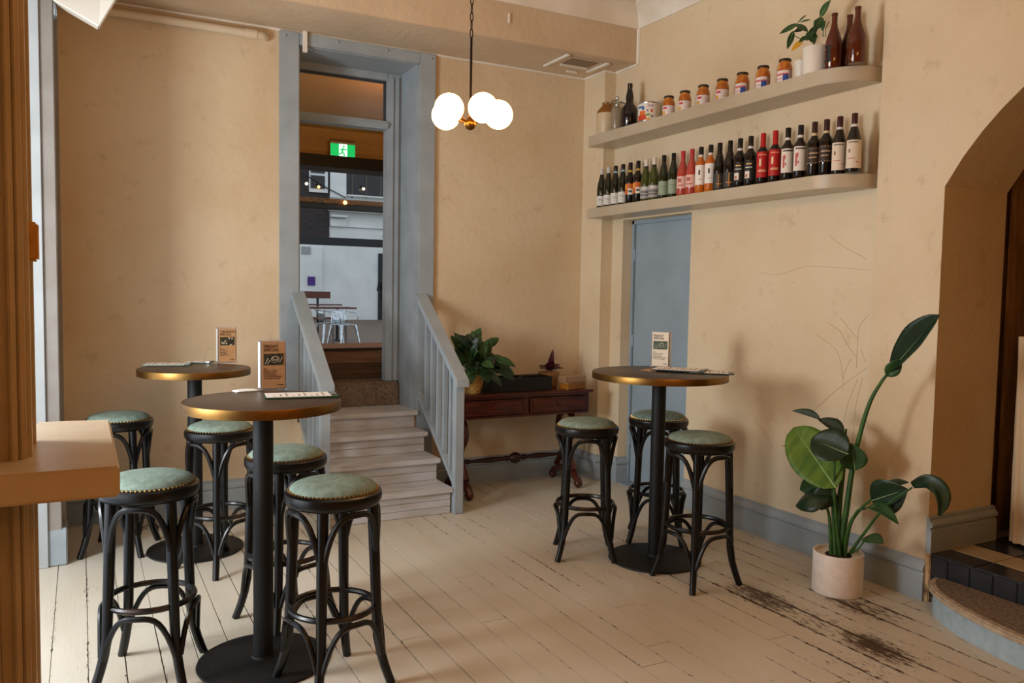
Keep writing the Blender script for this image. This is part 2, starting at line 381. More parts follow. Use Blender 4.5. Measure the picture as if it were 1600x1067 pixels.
# skirting in the arch reveal, on the tiled step
sk = B().prism([(u*1.25, v*.88) for u, v in BBP], lambda u, v, d: (d, 2.52-u, .245+v), XN-.012, 4.2)
struct(sk.build('baseboard_arch', BLUE))
struct(B().box(XN-.008, XN+.03, 2.495, 2.528, 0, .3).build('trim_6', mat('rotten_timber', '#5a3a22', .9, col2='#c9a87a', scale=14, bump=.6), bev=.004))
# ---- blue door in the niche
door = struct(bxo('door_1', BLUED, None, XW+.1, XW+.14, NY0+.02, NY1-.035, .01, NZ-.03, .003))
bxo('door_frame', BLUED, door, XW+.085, XW+.16, NY1-.03, NY1, 0, NZ, .003); bxo('door_frame', BLUED, door, XW+.085, XW+.16, NY0, NY0+.02, 0, NZ, .003); bxo('door_frame', BLUED, door, XW+.085, XW+.16, NY0, NY1, NZ-.03, NZ, .003)
bxo('threshold', BLUED, door, XW+.001, XW+.16, NY0, NY1, -.021, .004, .002)
for z in (1.75, 1.08, .3): B().tube([(XW+.094, NY1-.033, z), (XW+.094, NY1-.033, z+.09)], .008, 8).build('hinge', BLUED, door, smooth=True)
# ---- raised doorway: casing, linings, inner frame with transom light
cas = struct(bxo('trim_7', BLUE, None, 1.196, 1.325, YB-.028, YB+.002, .6, ZB-.01, .004))
bxo('casing_board', BLUE, cas, 2.195, 2.318, YB-.028, YB+.002, .0, ZB-.01, .004)
bxo('casing_board', BLUE, cas, 1.326, 2.194, YB-.026, YB+.002, 3.13, ZB-.01, .003)
bxo('lining', BLUE, cas, 2.185, 2.201, YB, 6.1, .6, 3.14, .001); bxo('lining', BLUE, cas, 1.319, 1.335, YB, 6.1, .6, 3.14, .001); bxo('lining', BLUE, cas, 1.32, 2.2, YB, 6.1, 3.125, 3.141, .001)
for (px, py) in ((446, 55), (528, 66), (605, 79), (674, 92)):
    p = ony(px, py, YB-.03); B().sphere((p.x, YB-.03, p.z), .009, 8, 6).build('screw_head', BLUE, cas, smooth=True)
struct(B().box(1.345, 1.375, YB-.05, YB-.028, 3.08, ZB).build('trim_8', CORN, bev=.003))
fr = struct(B().box(2.075, 2.186, 5.99, 6.08, .785, 3.125).box(1.334, 1.41, 5.99, 6.08, .785, 3.125).box(1.4, 2.08, 5.99, 6.08, 3.07, 3.125).build('window_1', BLUE, bev=.004))
bxo('transom_bar', BLUE, fr, 1.4, 2.08, 5.97, 6.09, 2.705, 2.765, .008); bxo('transom_bar', BLUE, fr, 1.4, 2.08, 5.955, 6.0, 2.725, 2.745, .006)
bxo('stop_moulding', BLUE, fr, 2.1, 2.125, 5.975, 5.995, .785, 3.1, .006); bxo('stop_moulding', BLUE, fr, 2.15, 2.165, 5.97, 5.995, .785, 3.1, .005)
bxo('pane', GLASSP, fr, 1.405, 2.08, 6.03, 6.035, 2.765, 3.075, 0)
bxo('glazing_bead', mat('dark_bead', '#3c4044', .5), fr, 2.06, 2.076, 6.02, 6.05, 2.765, 3.07, .002); bxo('glazing_bead', MATS['dark_bead'], fr, 1.4, 2.076, 6.02, 6.05, 3.055, 3.07, .002)
# ---- stairs
st = thing('staircase', 'grey painted wooden stairs climbing to the raised doorway', 'stairs', (1.77, 5.3, 0))
def stp(name, m, x0, x1, y0, y1, z0, z1, bev=.003): return bxo(name, m, st, x0-1.77, x1-1.77, y0-5.3, y1-5.3, z0, z1, bev)
FY = [4.95, 5.19, 5.43, 5.628]; TZ = [.177, .329, .477, .602]; SX0, SX1 = 1.35, 2.185
zb = 0
for k in range(4):
    yb_ = FY[k+1]+.02 if k < 3 else 5.96
    stp('tread', STAIRP, SX0, SX1+.012 if k else SX1+.002, FY[k]-.028, yb_, TZ[k]-.034, TZ[k], .005)
    n = 3 if k == 0 else 2; lo_ = 0 if k == 0 else TZ[k-1]; h = TZ[k]-.034-lo_
    if k == 3: n = 1
    for j in range(n): stp('riser_board', STAIRP, SX0+.01, SX1-.008, FY[k], FY[k]+.02, lo_+h*j/n+.0012, lo_+h*(j+1)/n-.0012, .002)
    stp('carcass', STAIRP, SX0+.015, SX1-.02, FY[k]+.021, YB-.001 if k < 3 else 5.95, 0 if k < 3 else .562, TZ[k]-.036, 0)
# stone threshold + boarded step up to the next room
sd = struct(B().box(1.337, 2.184, 5.962, 6.6, .55, .782).build('trim_9', STONE, bev=.016))
bd = thing('boarded_step', 'dark brown timber boards rising above the worn stone threshold', 'step', (1.76, 6.26, .785))
BRB = mat('brown_board', '#6a5340', .6, col2='#4a382a', scale=5, world=True, stretch=(1, 1, 14)); BRB2 = mat('lighter_brown_board', '#8a6a50', .55, col2='#6e5340', scale=5, world=True, stretch=(1, 1, 10))
bxo('riser_board', BRB, bd, -.8, .8, 0, .03, 0, .118); bxo('riser_board', BRB2, bd, -.8, .8, .002, .03, .12, .222); bxo('nosing', mat('dark_nosing', '#2a211b', .6), bd, -.8, .8, -.015, .05, .222, .24); bxo('landing', OAK, bd, -.8, .8, .05, .62, .2, .238)

# ---- railings
def railing(x0, x1, label):
    r = thing('stair_railing', label, 'railing', ((x0+x1)/2, 4.93, 0), group='stair railings')
    cx = (x0+x1)/2
    def sl(name, ytop0, z0, ytop1, z1, hw, th):
        b = B(); poly = [(ytop0-4.93, z0), (ytop1-4.93, z1), (ytop1-4.93, z1-th), (ytop0-4.93, z0-th)]
        b.prism(poly, lambda u, v, d: (d, u, v), -hw, hw); return b.build(name, BLUE, r, bev=.004)
    y0, y1 = 4.86, 5.63; zt0, zt1 = .905, 1.475
    sl('handrail', y0, zt0, y1, zt1, .046, .05)
    sl('bottom_rail', 4.96, .225, y1, .745, .02, .055)
    zn = zt0+(4.93-y0)*(zt1-zt0)/(y1-y0)
    bxo('newel_post', BLUE, r, -.03, .03, -.03, .03, 0, zn-.03, .003)
    for k in range(5):
        y = 5.045+k*.112; zt = zt0+(y-y0)*(zt1-zt0)/(y1-y0); zb_ = .225+(y-4.96)*(.52/(y1-4.96))
        bxo('baluster', BLUE, r, -.016, .016, y-4.93-.018, y-4.93+.018, zb_-.04, zt-.035, .003)
    return r
railing(2.19, 2.25, 'blue grey stair railing beside the dark wooden console table')
railing(1.287, 1.347, 'blue grey stair railing behind the front round table')

# ---- left opening: architraves, jamb, ledge
ar = struct(B().box(XL-.36, XL+.02, OY1-.012, OY1-.0005, 0, OZ).build('door_2', WHITEP, bev=.002))
TAUPE_SHADE = mat('shaded_casing_paint', '#98928a', .42, col2='#8c857c', scale=5, world=True)  # casing colour darkened: shade on the camera-facing side is painted in
bxo('architrave', TAUPE_SHADE, ar, XL, -.105, OY1+.001, 5.0, 0, 3.3, .004); bxo('architrave', TAUPE_SHADE, ar, XL, -.088, 4.99, 5.04, 0, 3.3, .01); bxo('plinth_block', BLUE, ar, XL, -.082, OY1+.0005, 5.06, 0, .2, .006); bxo('architrave', TAUPE_SHADE, ar, XL, -.118, 5.03, 5.13, 0, 3.3, .006)
bxo('jamb', WHITEP, ar, XL-.36, XL-.001, OY0+.0005, OY0+.012, 0, OZ, .002); bxo('jamb', WHITEP, ar, XL-.34, XL, OY0, OY1, OZ-.012, OZ, .002)
tp = struct(B().box(XL, -.135, 2.34, OY0-.02, 0, 3.3).build('trim_10', TRIMP, bev=.003))
for (xa, xb, ya, yb_) in ((-.158, -.142, 2.318, 2.345), (-.14, -.124, 2.33, 2.36), (-.137, -.114, 2.36, 2.4), (-.137, -.114, 2.55, OY0-.02)): bxo('moulding', TRIMP, tp, xa, xb, ya, yb_, 0, 3.3, .005)
keep = struct(B().box(-.135, -.095, 2.42, 2.5, 1.555, 1.655).build('trim_11', mat('amber_wood_block', '#d89a3a', .4, col2='#c0842c', scale=20), bev=.006))
lg = thing('ledge_shelf', 'thick cream painted ledge jutting from the left wall by the opening', 'ledge', (0, 2.55, 1))
LG = [(XL+.001, 2.16), (.078, 2.16), (.078, 2.93), (XL+.06, 2.96), (XL+.06, 2.6), (XL+.001, 2.6)]
B().prism(LG, lambda u, v, d: (u, v-2.55, d-1), .985, 1.06).build('slab', LEDGEP, lg, bev=.006)
bxo('bracket', TRIMP, lg, XL+.002, -.09, -.2, .04, -.035, -.016, .003)
bkt = thing('window_bracket', 'pale blue painted metal bracket atop the left opening frame', 'bracket', (-.1, 4.9, 2.86))
bxo('plate', mat('pale_blue_metal', '#b9cad6', .4, .2), bkt, -.06, .012, -.03, .05, 0, .05, .008); B().tube([(-.04, .0, .04), (-.03, -.02, .2), (-.02, -.03, .5)], .022, 8).build('arm', MATS['pale_blue_metal'], bkt, smooth=True)
B().tube([(-.005, .0, .03), (0, -.02, .2), (0, -.03, .5)], .014, 8).build('arm', MATS['pale_blue_metal'], bkt, smooth=True)

# ---- step and tiles in the arch
base = struct(B().box(XN+.012, 6.4, -.6, 2.52, 0, .235).box(4.185, 6.4, 2.52, 2.9, 0, .235).build('floor_arch', GROUT))
y = 2.51; k = 0
tid = None; tme = {}
def tile(m, x0, x1, y0, y1, z0, z1):
    key = (m.name, round(x1-x0, 3), round(y1-y0, 3), round(z1-z0, 3))
    if key not in tme:
        o = B().box(0, x1-x0, 0, y1-y0, 0, z1-z0).build('tile', m, base, bev=.003); tme[key] = o
    else:
        o = tme[key].copy(); C.objects.link(o); o.parent = base
    o.location = (x0, y0, z0)
TS = .11
for k in range(24):
    y1_ = 2.515-k*TS; y0_ = y1_-TS+.004
    for j in range(2): tile(TILE_D, XN, XN+.013, y0_, y1_, .244-(j+1)*TS+.004, .244-j*TS-(.012 if j == 0 else 0))
y0_ = 2.516
while y0_ > .3:
    tile(TILE_D, XN-.003, XN+.15, y0_-.24+.003, y0_, .236, .246)
    tile(TILE_L, XN+.153, XN+.33, y0_-.24+.003, y0_, .236, .246)
    tile(TILE_D, XN+.333, XN+.7, y0_-.24+.003, y0_, .236, .246)
    tile(TILE_L, XN+.703, XN+1.05, y0_-.24+.003, y0_, .236, .246)
    y0_ -= .24
EL = [(XN, 1.6+.86)] + [(XN-.34*math.sin(t)*1., 1.6+.86*math.cos(t)) for t in [PI*i/40 for i in range(1, 40)]] + [(XN, 1.6-.86)]
sp_ = thing('curved_stone_step', 'half round stone step with pale blue painted front below the arch', 'step', (3.6, 1.6, 0))
B().prism(EL, lambda u, v, d: (u-3.6, (v-1.6)*.985, d), 0, .105).build('painted_front', BLUESTEP, sp_, smooth=True)
EL2 = [(XN+(u-XN)*1.08, v) for u, v in EL]
B().prism(EL2, lambda u, v, d: (u-3.6, (v-1.6)*1.01, d), .106, .138).build('stone_lip', STONEL, sp_, bev=.008)
B().prism([(XN+(u-XN)*.98, v) for u, v in EL], lambda u, v, d: (u-3.6, (v-1.6)*.975, d), .138, .142).build('stone_top', STONE, sp_)
# room beyond the arch: closed back
struct(B().box(6.3, 6.4, -.6, 2.9, 0, 3.2).box(4.18, 6.4, 2.9, 3.0, 0, 3.2).box(4.18, 6.4, -.7, -.6, 0, 3.2).box(4.18, 6.4, -.6, 3, 3.1, 3.2).build('wall_arch_room', WALL))
cu = B().grid(lambda u, v: (4.36+.035*math.sin(u*34)+.01*math.sin(u*71+v*3), 2.66-u*.62, .262+v*2.6), 90, 6)
tag(cu.build('curtain', CURTAIN, smooth=True, solid=.006), 'brown velvet curtain hanging in folds behind the arch', 'curtain')
cu = B()
cu.grid(lambda u, v: (4.225+(.045+.012*math.sin(u*2*PI*7+v*3)+.012*v)*math.cos(u*2*PI), 2.375+(.045+.012*math.sin(u*2*PI*7+v*3)+.012*v)*math.sin(u*2*PI), .262+v*1.05), 56, 8)
tag(cu.build('cream_drape', DRAPE, smooth=True), 'cream cloth drape bunched beside the brown curtain', 'drape')

# ================================================================== SHELVES
def shelf(name, label, zt, th):
    XF, R = 3.49, .24
    poly = [(XW-.001, 5.355), (3.63, 5.355), (3.62, 5.375), (XF+.04, 5.4), (XF+.01, 5.385), (XF, 5.35)]
    for k in range(13):
        t = PI/2*k/12; poly.append((XW-.001-R*math.cos(t), 2.93+.26*(1-math.sin(t))))
    s = thing(name, label, 'shelf', (3.6, 4.1, zt-th))
    B().prism(poly, lambda u, v, d: (u-3.6, v-4.1, d), 0, th).build('board', SHELFP, s, bev=.003, smooth=True)
    return s
ZU, ZL = 2.70, 2.145
shelf('wall_shelf', 'upper long grey beige wall shelf carrying jars and a plant', ZU, .078)
shelf('wall_shelf', 'lower long grey beige wall shelf carrying the wine bottles', ZL, .072)
FACE = math.atan2(-3.6, -3.58)          # azimuth a label faces: towards the room centre
# ---- bottles
PROF = {
 'bordeaux': [(.001, 0), (.034, 0), (.037, .004), (.037, .185), (.035, .2), (.022, .218), (.0155, .232), (.0145, .3), (.0145, .302)],
 'burgundy': [(.001, 0), (.037, 0), (.0395, .004), (.0395, .14), (.037, .165), (.027, .205), (.018, .235), (.0145, .25), (.0145, .298)],
 'hock': [(.001, 0), (.034, 0), (.0365, .004), (.0365, .15), (.033, .18), (.024, .22), (.0165, .25), (.0145, .265), (.0145, .3)]}
def rad_at(prof, z):
    for (r0, z0), (r1, z1) in zip(prof, prof[1:]):
        if z0 <= z <= z1 and z1 > z0: return r0+(r1-r0)*(z-z0)/(z1-z0)
    return prof[-1][0]
GL = {}
def glass(c):
    if c not in GL: GL[c] = mat('bottle_glass_'+c.strip('#'), c, .06, coat=.4)
    return GL[c]
FL = {}
def flat(c, r=.5, met=0.):
    k = (c, r, met)
    if k not in FL: FL[k] = mat('tint_'+c.strip('#')+('_m' if met else ''), c, r, met)
    return FL[k]
def arc_patch(r, z0, z1, a0, a1, n=10): return B().lathe([(r, z0), (r, z1)], n, (0, 0, 0), a0, a1)
def bottle(x, yb, z, kind, gc, cap, band, lab, lz, marks, label, lw=1.15, capz=.25, lmet=0.):
    P = PROF[kind]; t = thing('wine_bottle', label, 'bottle', (x, yb, z), 0, 'wine bottles on the lower shelf')
    t.rotation_euler = (0, 0, FACE)
    B().lathe(P, 20).build('glass', glass(gc), t, smooth=True)
    B().lathe([(rad_at(P, capz)+.0008, capz), (.0158, capz+.012), (.0158, .304), (.014, .3065), (.001, .3066)], 16).build('capsule', flat(cap, .35), t, smooth=True)
    if band: B().lathe([(rad_at(P, capz-.014)+.0012, capz-.014), (rad_at(P, capz)+.0012, capz)], 16, cap=False).build('neck_band', flat(band), t, smooth=True)
    r = rad_at(P, lz[0])+.0007
    if lab:
        lb = arc_patch(r, lz[0], lz[1], -lw, lw, 14).build('label', flat(lab, .55, lmet), t, smooth=True)
        for (c, a0, a1, f0, f1) in marks:
            arc_patch(r+.0005, lz[0]+(lz[1]-lz[0])*f0, lz[0]+(lz[1]-lz[0])*f1, a0, a1, 5).build('print', flat(c, .5), lb, smooth=True)
    return t
TXT = [('#5a5650', -.5, .3, .62, .66), ('#5a5650', -.5, .5, .5, .53), ('#77726a', -.5, .1, .3, .32)]
BOT = [  # px of the pair, kind, glass, capsule, neck band, label, (z0, z1), marks, description
 ((940, 950.5), 'hock', '#1c2012', '#c9c6c0', None, '#d9d5cb', (.02, .095), TXT, 'dark green wine bottle with silver capsule and low white label', .262),
 ((961.5, 973), 'hock', '#17190f', '#15140f', '#8fb0bd', '#dcd8cf', (.02, .1), TXT, 'dark wine bottle with pale blue neck band and white label', .265),
 ((984.5, 996.5), 'bordeaux', '#140f0c', '#18120e', '#c79a3a', '#c8631f', (.07, .15), [('#e6dfd2', -.3, 1.1, 0, .55), ('#2b2320', -.2, .5, .2, .4), ('#e9a04a', -1.1, -.5, .5, .9)], 'dark wine bottle with gold neck label and orange and white label', .25),
 ((1009, 1021.5), 'burgundy', '#3c4418', '#d8d2c6', '#26241c', '#a7a39d', (.025, .11), [('#3b3a3c', -.9, .9, .45, .6), ('#6f6c70', -1.1, .6, .2, .35), ('#d6d2ca', -.6, .9, .75, .9)], 'olive green wine bottle with white capsule and grey landscape label', .255),
 ((1036.5, 1051.5), 'hock', '#1e2613', '#12120f', None, '#93a188', (.03, .125), [('#5d6b55', -.5, .4, .6, .64), ('#5d6b55', -.3, .3, .4, .43)], 'dark green wine bottle with black capsule and sage green label', .225),
 ((1066, 1080), 'burgundy', '#b04438', '#b8363c', None, '#e2b8a8', (.055, .135), [('#b4524a', -.8, -.1, .5, .8), ('#b4524a', -.8, .2, .2, .3)], 'pink rose wine bottle with red capsule', .25),
 ((1094, 1109), 'bordeaux', '#c0651c', '#15120f', '#e0d6c6', '#e8e2d8', (.06, .185), [('#2c2622', -.35, -.05, .5, .75), ('#8a857d', -.4, .3, .25, .28)], 'orange wine bottle with black capsule and tall white label', .255),
 ((1123, 1139), 'burgundy', '#14100e', '#120f0d', '#3a2313', '#35332f', (.015, .11), [('#c98332', -.12, 0, .1, .95), ('#c98332', -.5, .4, .3, .36)], 'near black wine bottle with charcoal label and gold cross', .235),
 ((1154.5, 1171), 'bordeaux', '#14110f', '#16120e', '#d9d4ca', '#26221c', (.04, .16), [('#e0d8c8', -.9, -.1, .1, .45), ('#b34a34', -.8, -.4, .15, .3), ('#d9b060', -.7, .2, .78, .84), ('#d9d4ca', -.8, .3, .62, .66)], 'black wine bottle with white neck band and small picture label', .245),
 ((1190, 1209), 'bordeaux', '#170d0b', '#b81c1c', None, '#b51a1c', (.045, .195), [('#e6cfa0', -.55, -.25, .45, .72), ('#e0a070', -.7, .5, .22, .3), ('#d98a60', -.8, .6, .86, .9)], 'dark wine bottle with bright red capsule and red label', .225),
 ((1228.5, 1248), 'bordeaux', '#14110f', '#15130f', '#dcd8d0', '#e0d6c8', (.05, .185), [('#b94a4a', -.75, -.45, .2, .72), ('#b94a4a', -.45, -.3, .55, .75), ('#45403c', -.8, .8, .88, .94), ('#b94a4a', -.4, -.2, .3, .4)], 'black wine bottle with white neck band and white label in red script', .25),
 ((1269.5, 1288), 'bordeaux', '#120d0b', '#3a1a1e', '#cdb98c', '#3a2a1f', (.075, .165), [('#b89a78', -1.1, 1.1, .03, .08), ('#b89a78', -.8, .5, .6, .68), ('#b89a78', -.8, .3, .35, .42), ('#b89a78', -1.1, 1.1, .92, .96)], 'black wine bottle with maroon capsule and dark brown label', .245),
 ((1308.5, 1331), 'burgundy', '#14110e', '#3f1a1f', '#d8d4cc', '#dbcbb4', (.02, .165), [('#8a6a50', -.75, -.5, .55, .68), ('#5c544c', -.8, .5, .9, .94), ('#c06a60', -.8, .1, .33, .36), ('#c06a60', .2, .6, .2, .23)], 'large shouldered dark wine bottle with maroon capsule and cream label', .25),
]
XB = 3.58
for pxs, kind, gc, cap, band, lab, lz, marks, desc, cz in BOT:
    for s_, px in enumerate(pxs):
        p = onx(px, 300, XB)
        bottle(XB, p.y, ZL+.001, kind, gc, cap, band, lab, lz, marks, desc+(', left one' if s_ == 0 else ', right one'), capz=cz)

# ---- jars, can, siphon, jug, brown bottles, plant on the upper shelf
XU = 3.57
FRUIT = mat('orange_preserve', '#a8560f', .12, col2='#d08a2a', scale=45, coat=.5, lo=.4, hi=.7); FRUITR = mat('red_orange_preserve', '#a03a12', .12, col2='#d8922a', scale=38, coat=.5)
LID = flat('#24281c', .4); 
JP = [(.001, 0), (.037, 0), (.041, .006), (.042, .085), (.038, .105), (.031, .12), (.0305, .128)]
words = ['leftmost jar beside the tin can', 'second jar from the tin can', 'third jar from the tin can', 'fourth jar from the tin can', 'leftmost of the three blue and red labelled jars', 'middle of the three blue and red labelled jars', 'rightmost jar beside the white pots']
for k, px in enumerate((1046, 1071, 1099.5, 1129, 1160, 1192, 1225.5)):
    p = onx(px, 130, XU); t = thing('preserve_jar', 'glass jar of orange fruit preserve, '+words[k], 'jar', (XU, p.y, ZU+.001), FACE, 'jars of preserve on the upper shelf')
    hs = 1+.0*k
    B().lathe(JP, 20).build('jar_body', FRUIT if k < 4 else FRUITR, t, smooth=True)
    B().lathe([(.034, .127), (.0345, .129), (.0345, .138), (.032, .141), (.001, .141)], 20).build('lid', LID, t, smooth=True)
    lb = arc_patch(.0428, .012, .072, -1.25, 1.25, 14).build('label', flat('#ddd2cf'), t, smooth=True)
    if k < 4:
        ms = [('#c2404a', -.95, -.2, .62, .85), ('#d9a63c', -1.1, -.5, .05, .4), ('#a79a9c', .1, .9, .3, .34), ('#a79a9c', .1, .9, .55, .58)]
    else:
        ms = [('#c23330', -1.2, .45, .55, .72), ('#2b4f9c', -.25, .5, .02, .6), ('#c23330', -1.2, -.3, .2, .26), ('#a08c80', .55, 1.2, .0, 1.)]
    for (c, a0, a1, f0, f1) in ms: arc_patch(.0433, .012+.06*f0, .012+.06*f1, a0, a1, 5).build('print', flat(c), lb, smooth=True)
p = onx(1014, 170, XU); t = thing('tin_can', 'wide white tin can printed with tomatoes and a blue emblem', 'can', (XU, p.y, ZU+.001), FACE)
B().lathe([(.001, 0), (.075, 0), (.076, .004), (.0755, .128), (.077, .132), (.0755, .135), (.07, .131), (.001, .131)], 28).build('can_body', STEEL, t, smooth=True)
lb = arc_patch(.0768, .008, .124, -1.7, 1.7, 24).build('label', flat('#ddd6cb'), t, smooth=True)
for (c, a0, a1, f0, f1) in (('#c8401c', -1.1, -.1, .0, .3), ('#d96a1c', -.8, -.2, .3, .55), ('#2f6a9c', -1.1, -.35, .72, .84), ('#2f6a9c', -.55, -.3, .6, .8), ('#6f9a3a', -.15, .25, .25, .36), ('#c8401c', .3, .48, .45, .62), ('#8a5a70', -.05, .08, .5, .62), ('#5a4a40', .35, .5, .15, .28), ('#e0a02a', -.1, .3, .0, .1), ('#b9a8b0', .0, .6, .78, .9)):
    arc_patch(.0773, .008+.116*f0, .008+.116*f1, a0, a1, 6).build('print', flat(c), lb, smooth=True)
p = onx(982, 165, XU); t = thing('flip_top_bottle', 'near black glass bottle with bulbous neck beside the soda siphon', 'bottle', (XU+.01, p.y, ZU+.001), FACE)
B().lathe([(.001, 0), (.055, 0), (.06, .006), (.061, .12), (.056, .15), (.036, .175), (.028, .19), (.027, .205), (.03, .225), (.025, .255), (.019, .28), (.017, .3)], 22).build('glass', glass('#120c0e'), t, smooth=True)
B().lathe([(.0185, .298), (.019, .3), (.019, .325), (.012, .33), (.001, .33)], 16).build('stopper', flat('#241a1c', .3), t, smooth=True)
B().tube([(.019, .0, .283), (.023, 0, .3), (.02, 0, .318)], .0018, 6).build('wire_bail', STEEL, t)
p = onx(964, 180, XU-.02); t = thing('soda_siphon', 'clear glass soda siphon with metal spout on the upper shelf', 'siphon', (XU-.02, p.y, ZU+.001), FACE)
B().lathe([(.001, 0), (.042, 0), (.046, .006), (.046, .14), (.04, .165), (.024, .18), (.018, .185)], 12).build('glass', mat('siphon_glass', '#b8ab95', .06, trans=.55), t, smooth=True)
B().lathe([(.02, .183), (.022, .19), (.02, .205), (.012, .215), (.01, .235), (.013, .245), (.008, .255), (.001, .256)], 14).build('head', STEEL, t, smooth=True)
B().tube(spline([(.0, .01, .21), (-.01, .035, .212), (-.02, .06, .2), (-.022, .07, .185)], 5), .006, 8).build('spout', STEEL, t, smooth=True)
B().tube([(.012, -.01, .225), (.035, -.03, .215), (.05, -.05, .19)], .0045, 6).build('lever', STEEL, t, smooth=True)
p = onx(949, 190, XU+.0); t = thing('stoneware_jug', 'cream stoneware jug with brown glazed shoulder behind the siphon', 'jug', (XU+.03, p.y+.06, ZU+.001), FACE)
B().lathe([(.001, 0), (.07, 0), (.074, .006), (.074, .17)], 24).build('jug_body', flat('#cdb894', .4), t, smooth=True)
sh = B().lathe([(.0742, .17), (.072, .185), (.05, .215), (.034, .228), (.032, .24), (.036, .25), (.03, .255), (.001, .252)], 24).build('shoulder', flat('#8a5a26', .3), t, smooth=True)
B().tube(spline([(0, .03, .24), (0, .065, .245), (0, .078, .215), (0, .066, .19)], 5), .008, 8).build('handle', flat('#8a5a26', .3), sh, smooth=True)
GB = mat('amber_bottle_glass', '#5c2410', .08, col2='#4a1a0c', scale=6, coat=.4)
for px, dx, desc in ((1303, -.03, 'brown glass beer bottle with dark label beside the shelf plant'), (1327, .06, 'brown glass beer bottle half hidden at the shelf end'), (1339, -.01, 'tall brown glass beer bottle nearest the shelf end')):
    p = onx(px, 60, XU+dx); t = thing('beer_bottle', desc, 'bottle', (XU+dx, p.y, ZU+.001), FACE, 'brown beer bottles')
    B().lathe([(.001, 0), (.038, 0), (.042, .006), (.042, .13), (.039, .15), (.028, .185), (.018, .215), (.0145, .24), (.0145, .275), (.0165, .277), (.0165, .288), (.012, .29), (.011, .28)], 20).build('glass', GB, t, smooth=True)
    if px == 1303:
        lb = arc_patch(.0427, .03, .12, -1.9, -.4, 10).build('label', flat('#1b1512'), t, smooth=True)
        for f in (.2, .45, .7): arc_patch(.0431, .03+.09*f, .03+.09*(f+.12), -1.5, -1.1, 4).build('print', flat('#a5433a'), lb, smooth=True)

# ---- leaves
def leaf_grid(base, tip, nrm, width, sag=.0, fold=.25, nu=10, nv=6, wpeak=.45, curl=0., pw=.8):
    base = Vector(base); tip = Vector(tip); ax = tip-base; L_ = ax.length; a = ax.normalized(); n = (Vector(nrm)-a*Vector(nrm).dot(a)).normalized(); sd = a.cross(n)
    e = math.log(.5)/math.log(wpeak)
    def fn(u, v):
        wv = width*.5*math.sin(PI*min(1, max(.0, u))**e)**pw if 0 < u < 1 else width*.02
        s = (v-.5)*2
        return base+a*L_*u+sd*(s*wv)+n*(fold*abs(s)*wv+sag*L_*math.sin(PI*u)+curl*L_*u*u*(-1))+n*.03*wv*math.sin(u*17)*s
    return fn
def leaf(parent, m, *a, name='leaf', vein=None, **k):
    nu, nv = k.pop('nu', 10), k.pop('nv', 6)
    fn = leaf_grid(*a, **k)
    o = B().grid(fn, nu, nv).build(name, m, parent, smooth=True, solid=.0016)
    if vein:
        B().tube([Vector(fn(u/8, .5)) for u in range(9)], [.003*(1-.8*u/8)*vein for u in range(9)], 5).build('midrib', LEAFV, o, smooth=True)
    return o

# ---- shelf plant
p = onx(1275, 90, XU-.0); O = Vector((XU, p.y, ZU+.001))
t = thing('shelf_plant', 'trailing variegated plant in a pale ceramic pot on the upper shelf', 'plant', O)
B().lathe([(.001, 0), (.062, 0), (.068, .006), (.071, .15), (.066, .152), (.062, .135), (.001, .134)], 28).build('pot', POTW2, t, smooth=True)
B().lathe([(.062, .136), (.03, .142), (.001, .143)], 16).build('soil', SOIL, t)
def shelf_leaf(b, tip, wd, m=LEAF, n=(-.5, -.6, .4), v=.7):
    # b, tip are photograph readings placed on the plant's own depth plane
    bb_ = onx(b[0], b[1], XU-.03+b[2])-O; tt = onx(tip[0], tip[1], XU-.03+tip[2])-O
    leaf(t, m, bb_, tt, n, wd, vein=v, nu=8, nv=4, fold=.3)
    return bb_
ST = [((1276, 58), (1262, 50), (1247, 38)), ((1278, 58), (1270, 45), (1282, 26)), ((1286, 58), (1286, 45), (1284, 38)), ((1290, 58), (1290, 45), (1296, 33)), ((1272, 60), (1255, 62), (1240, 55)), ((1276, 58), (1274, 40), (1284, 28))]
for s_ in ST: B().tube(spline([onx(a, b_, XU-.01-.012*i)-O for i, (a, b_) in enumerate(s_)], 5), .0022, 6).build('stem', STEMG, t, smooth=True)
for b_, tp_, wd, m in (((1281, 27, 0), (1298, 0, -.02), .045, LEAF), ((1247, 37, 0), (1218, 53, -.06), .034, LEAF), ((1246, 36, 0), (1260, 24, -.02), .03, LEAF), ((1250, 35, -.01), (1267, 31, -.02), .022, LEAF), ((1244, 38, 0), (1262, 50, -.05), .04, LEAF), ((1240, 48, 0), (1230, 77, -.05), .034, LEAF), ((1285, 27, -.01), (1272, 47, -.06), .045, LEAF), ((1277, 40, -.02), (1260, 64, -.07), .04, LEAF), ((1270, 47, -.02), (1272, 70, -.07), .035, LEAF), ((1255, 62, -.03), (1236, 80, -.08), .03, LEAFY), ((1262, 50, -.02), (1268, 66, -.06), .035, LEAF), ((1268, 50, -.01), (1288, 40, -.04), .035, LEAF), ((1258, 44, -.01), (1240, 50, -.05), .03, LEAFD), ((1280, 30, -.01), (1272, 40, -.05), .03, LEAFD), ((1262, 56, -.03), (1248, 66, -.08), .025, LEAF), ((1284, 48, -.02), (1290, 32, -.05), .03, LEAF)):
    shelf_leaf(b_, tp_, wd, m)
p = onx(1246, 100, XU+.02); t = thing('small_white_pot', 'small plain white ceramic pot between the last jar and shelf plant', 'pot', (XU+.05, p.y-.005, ZU+.001))
B().lathe([(.001, 0), (.034, 0), (.037, .005), (.042, .12), (.039, .122), (.036, .02), (.001, .015)], 24).build('pot', POTW2, t, smooth=True)

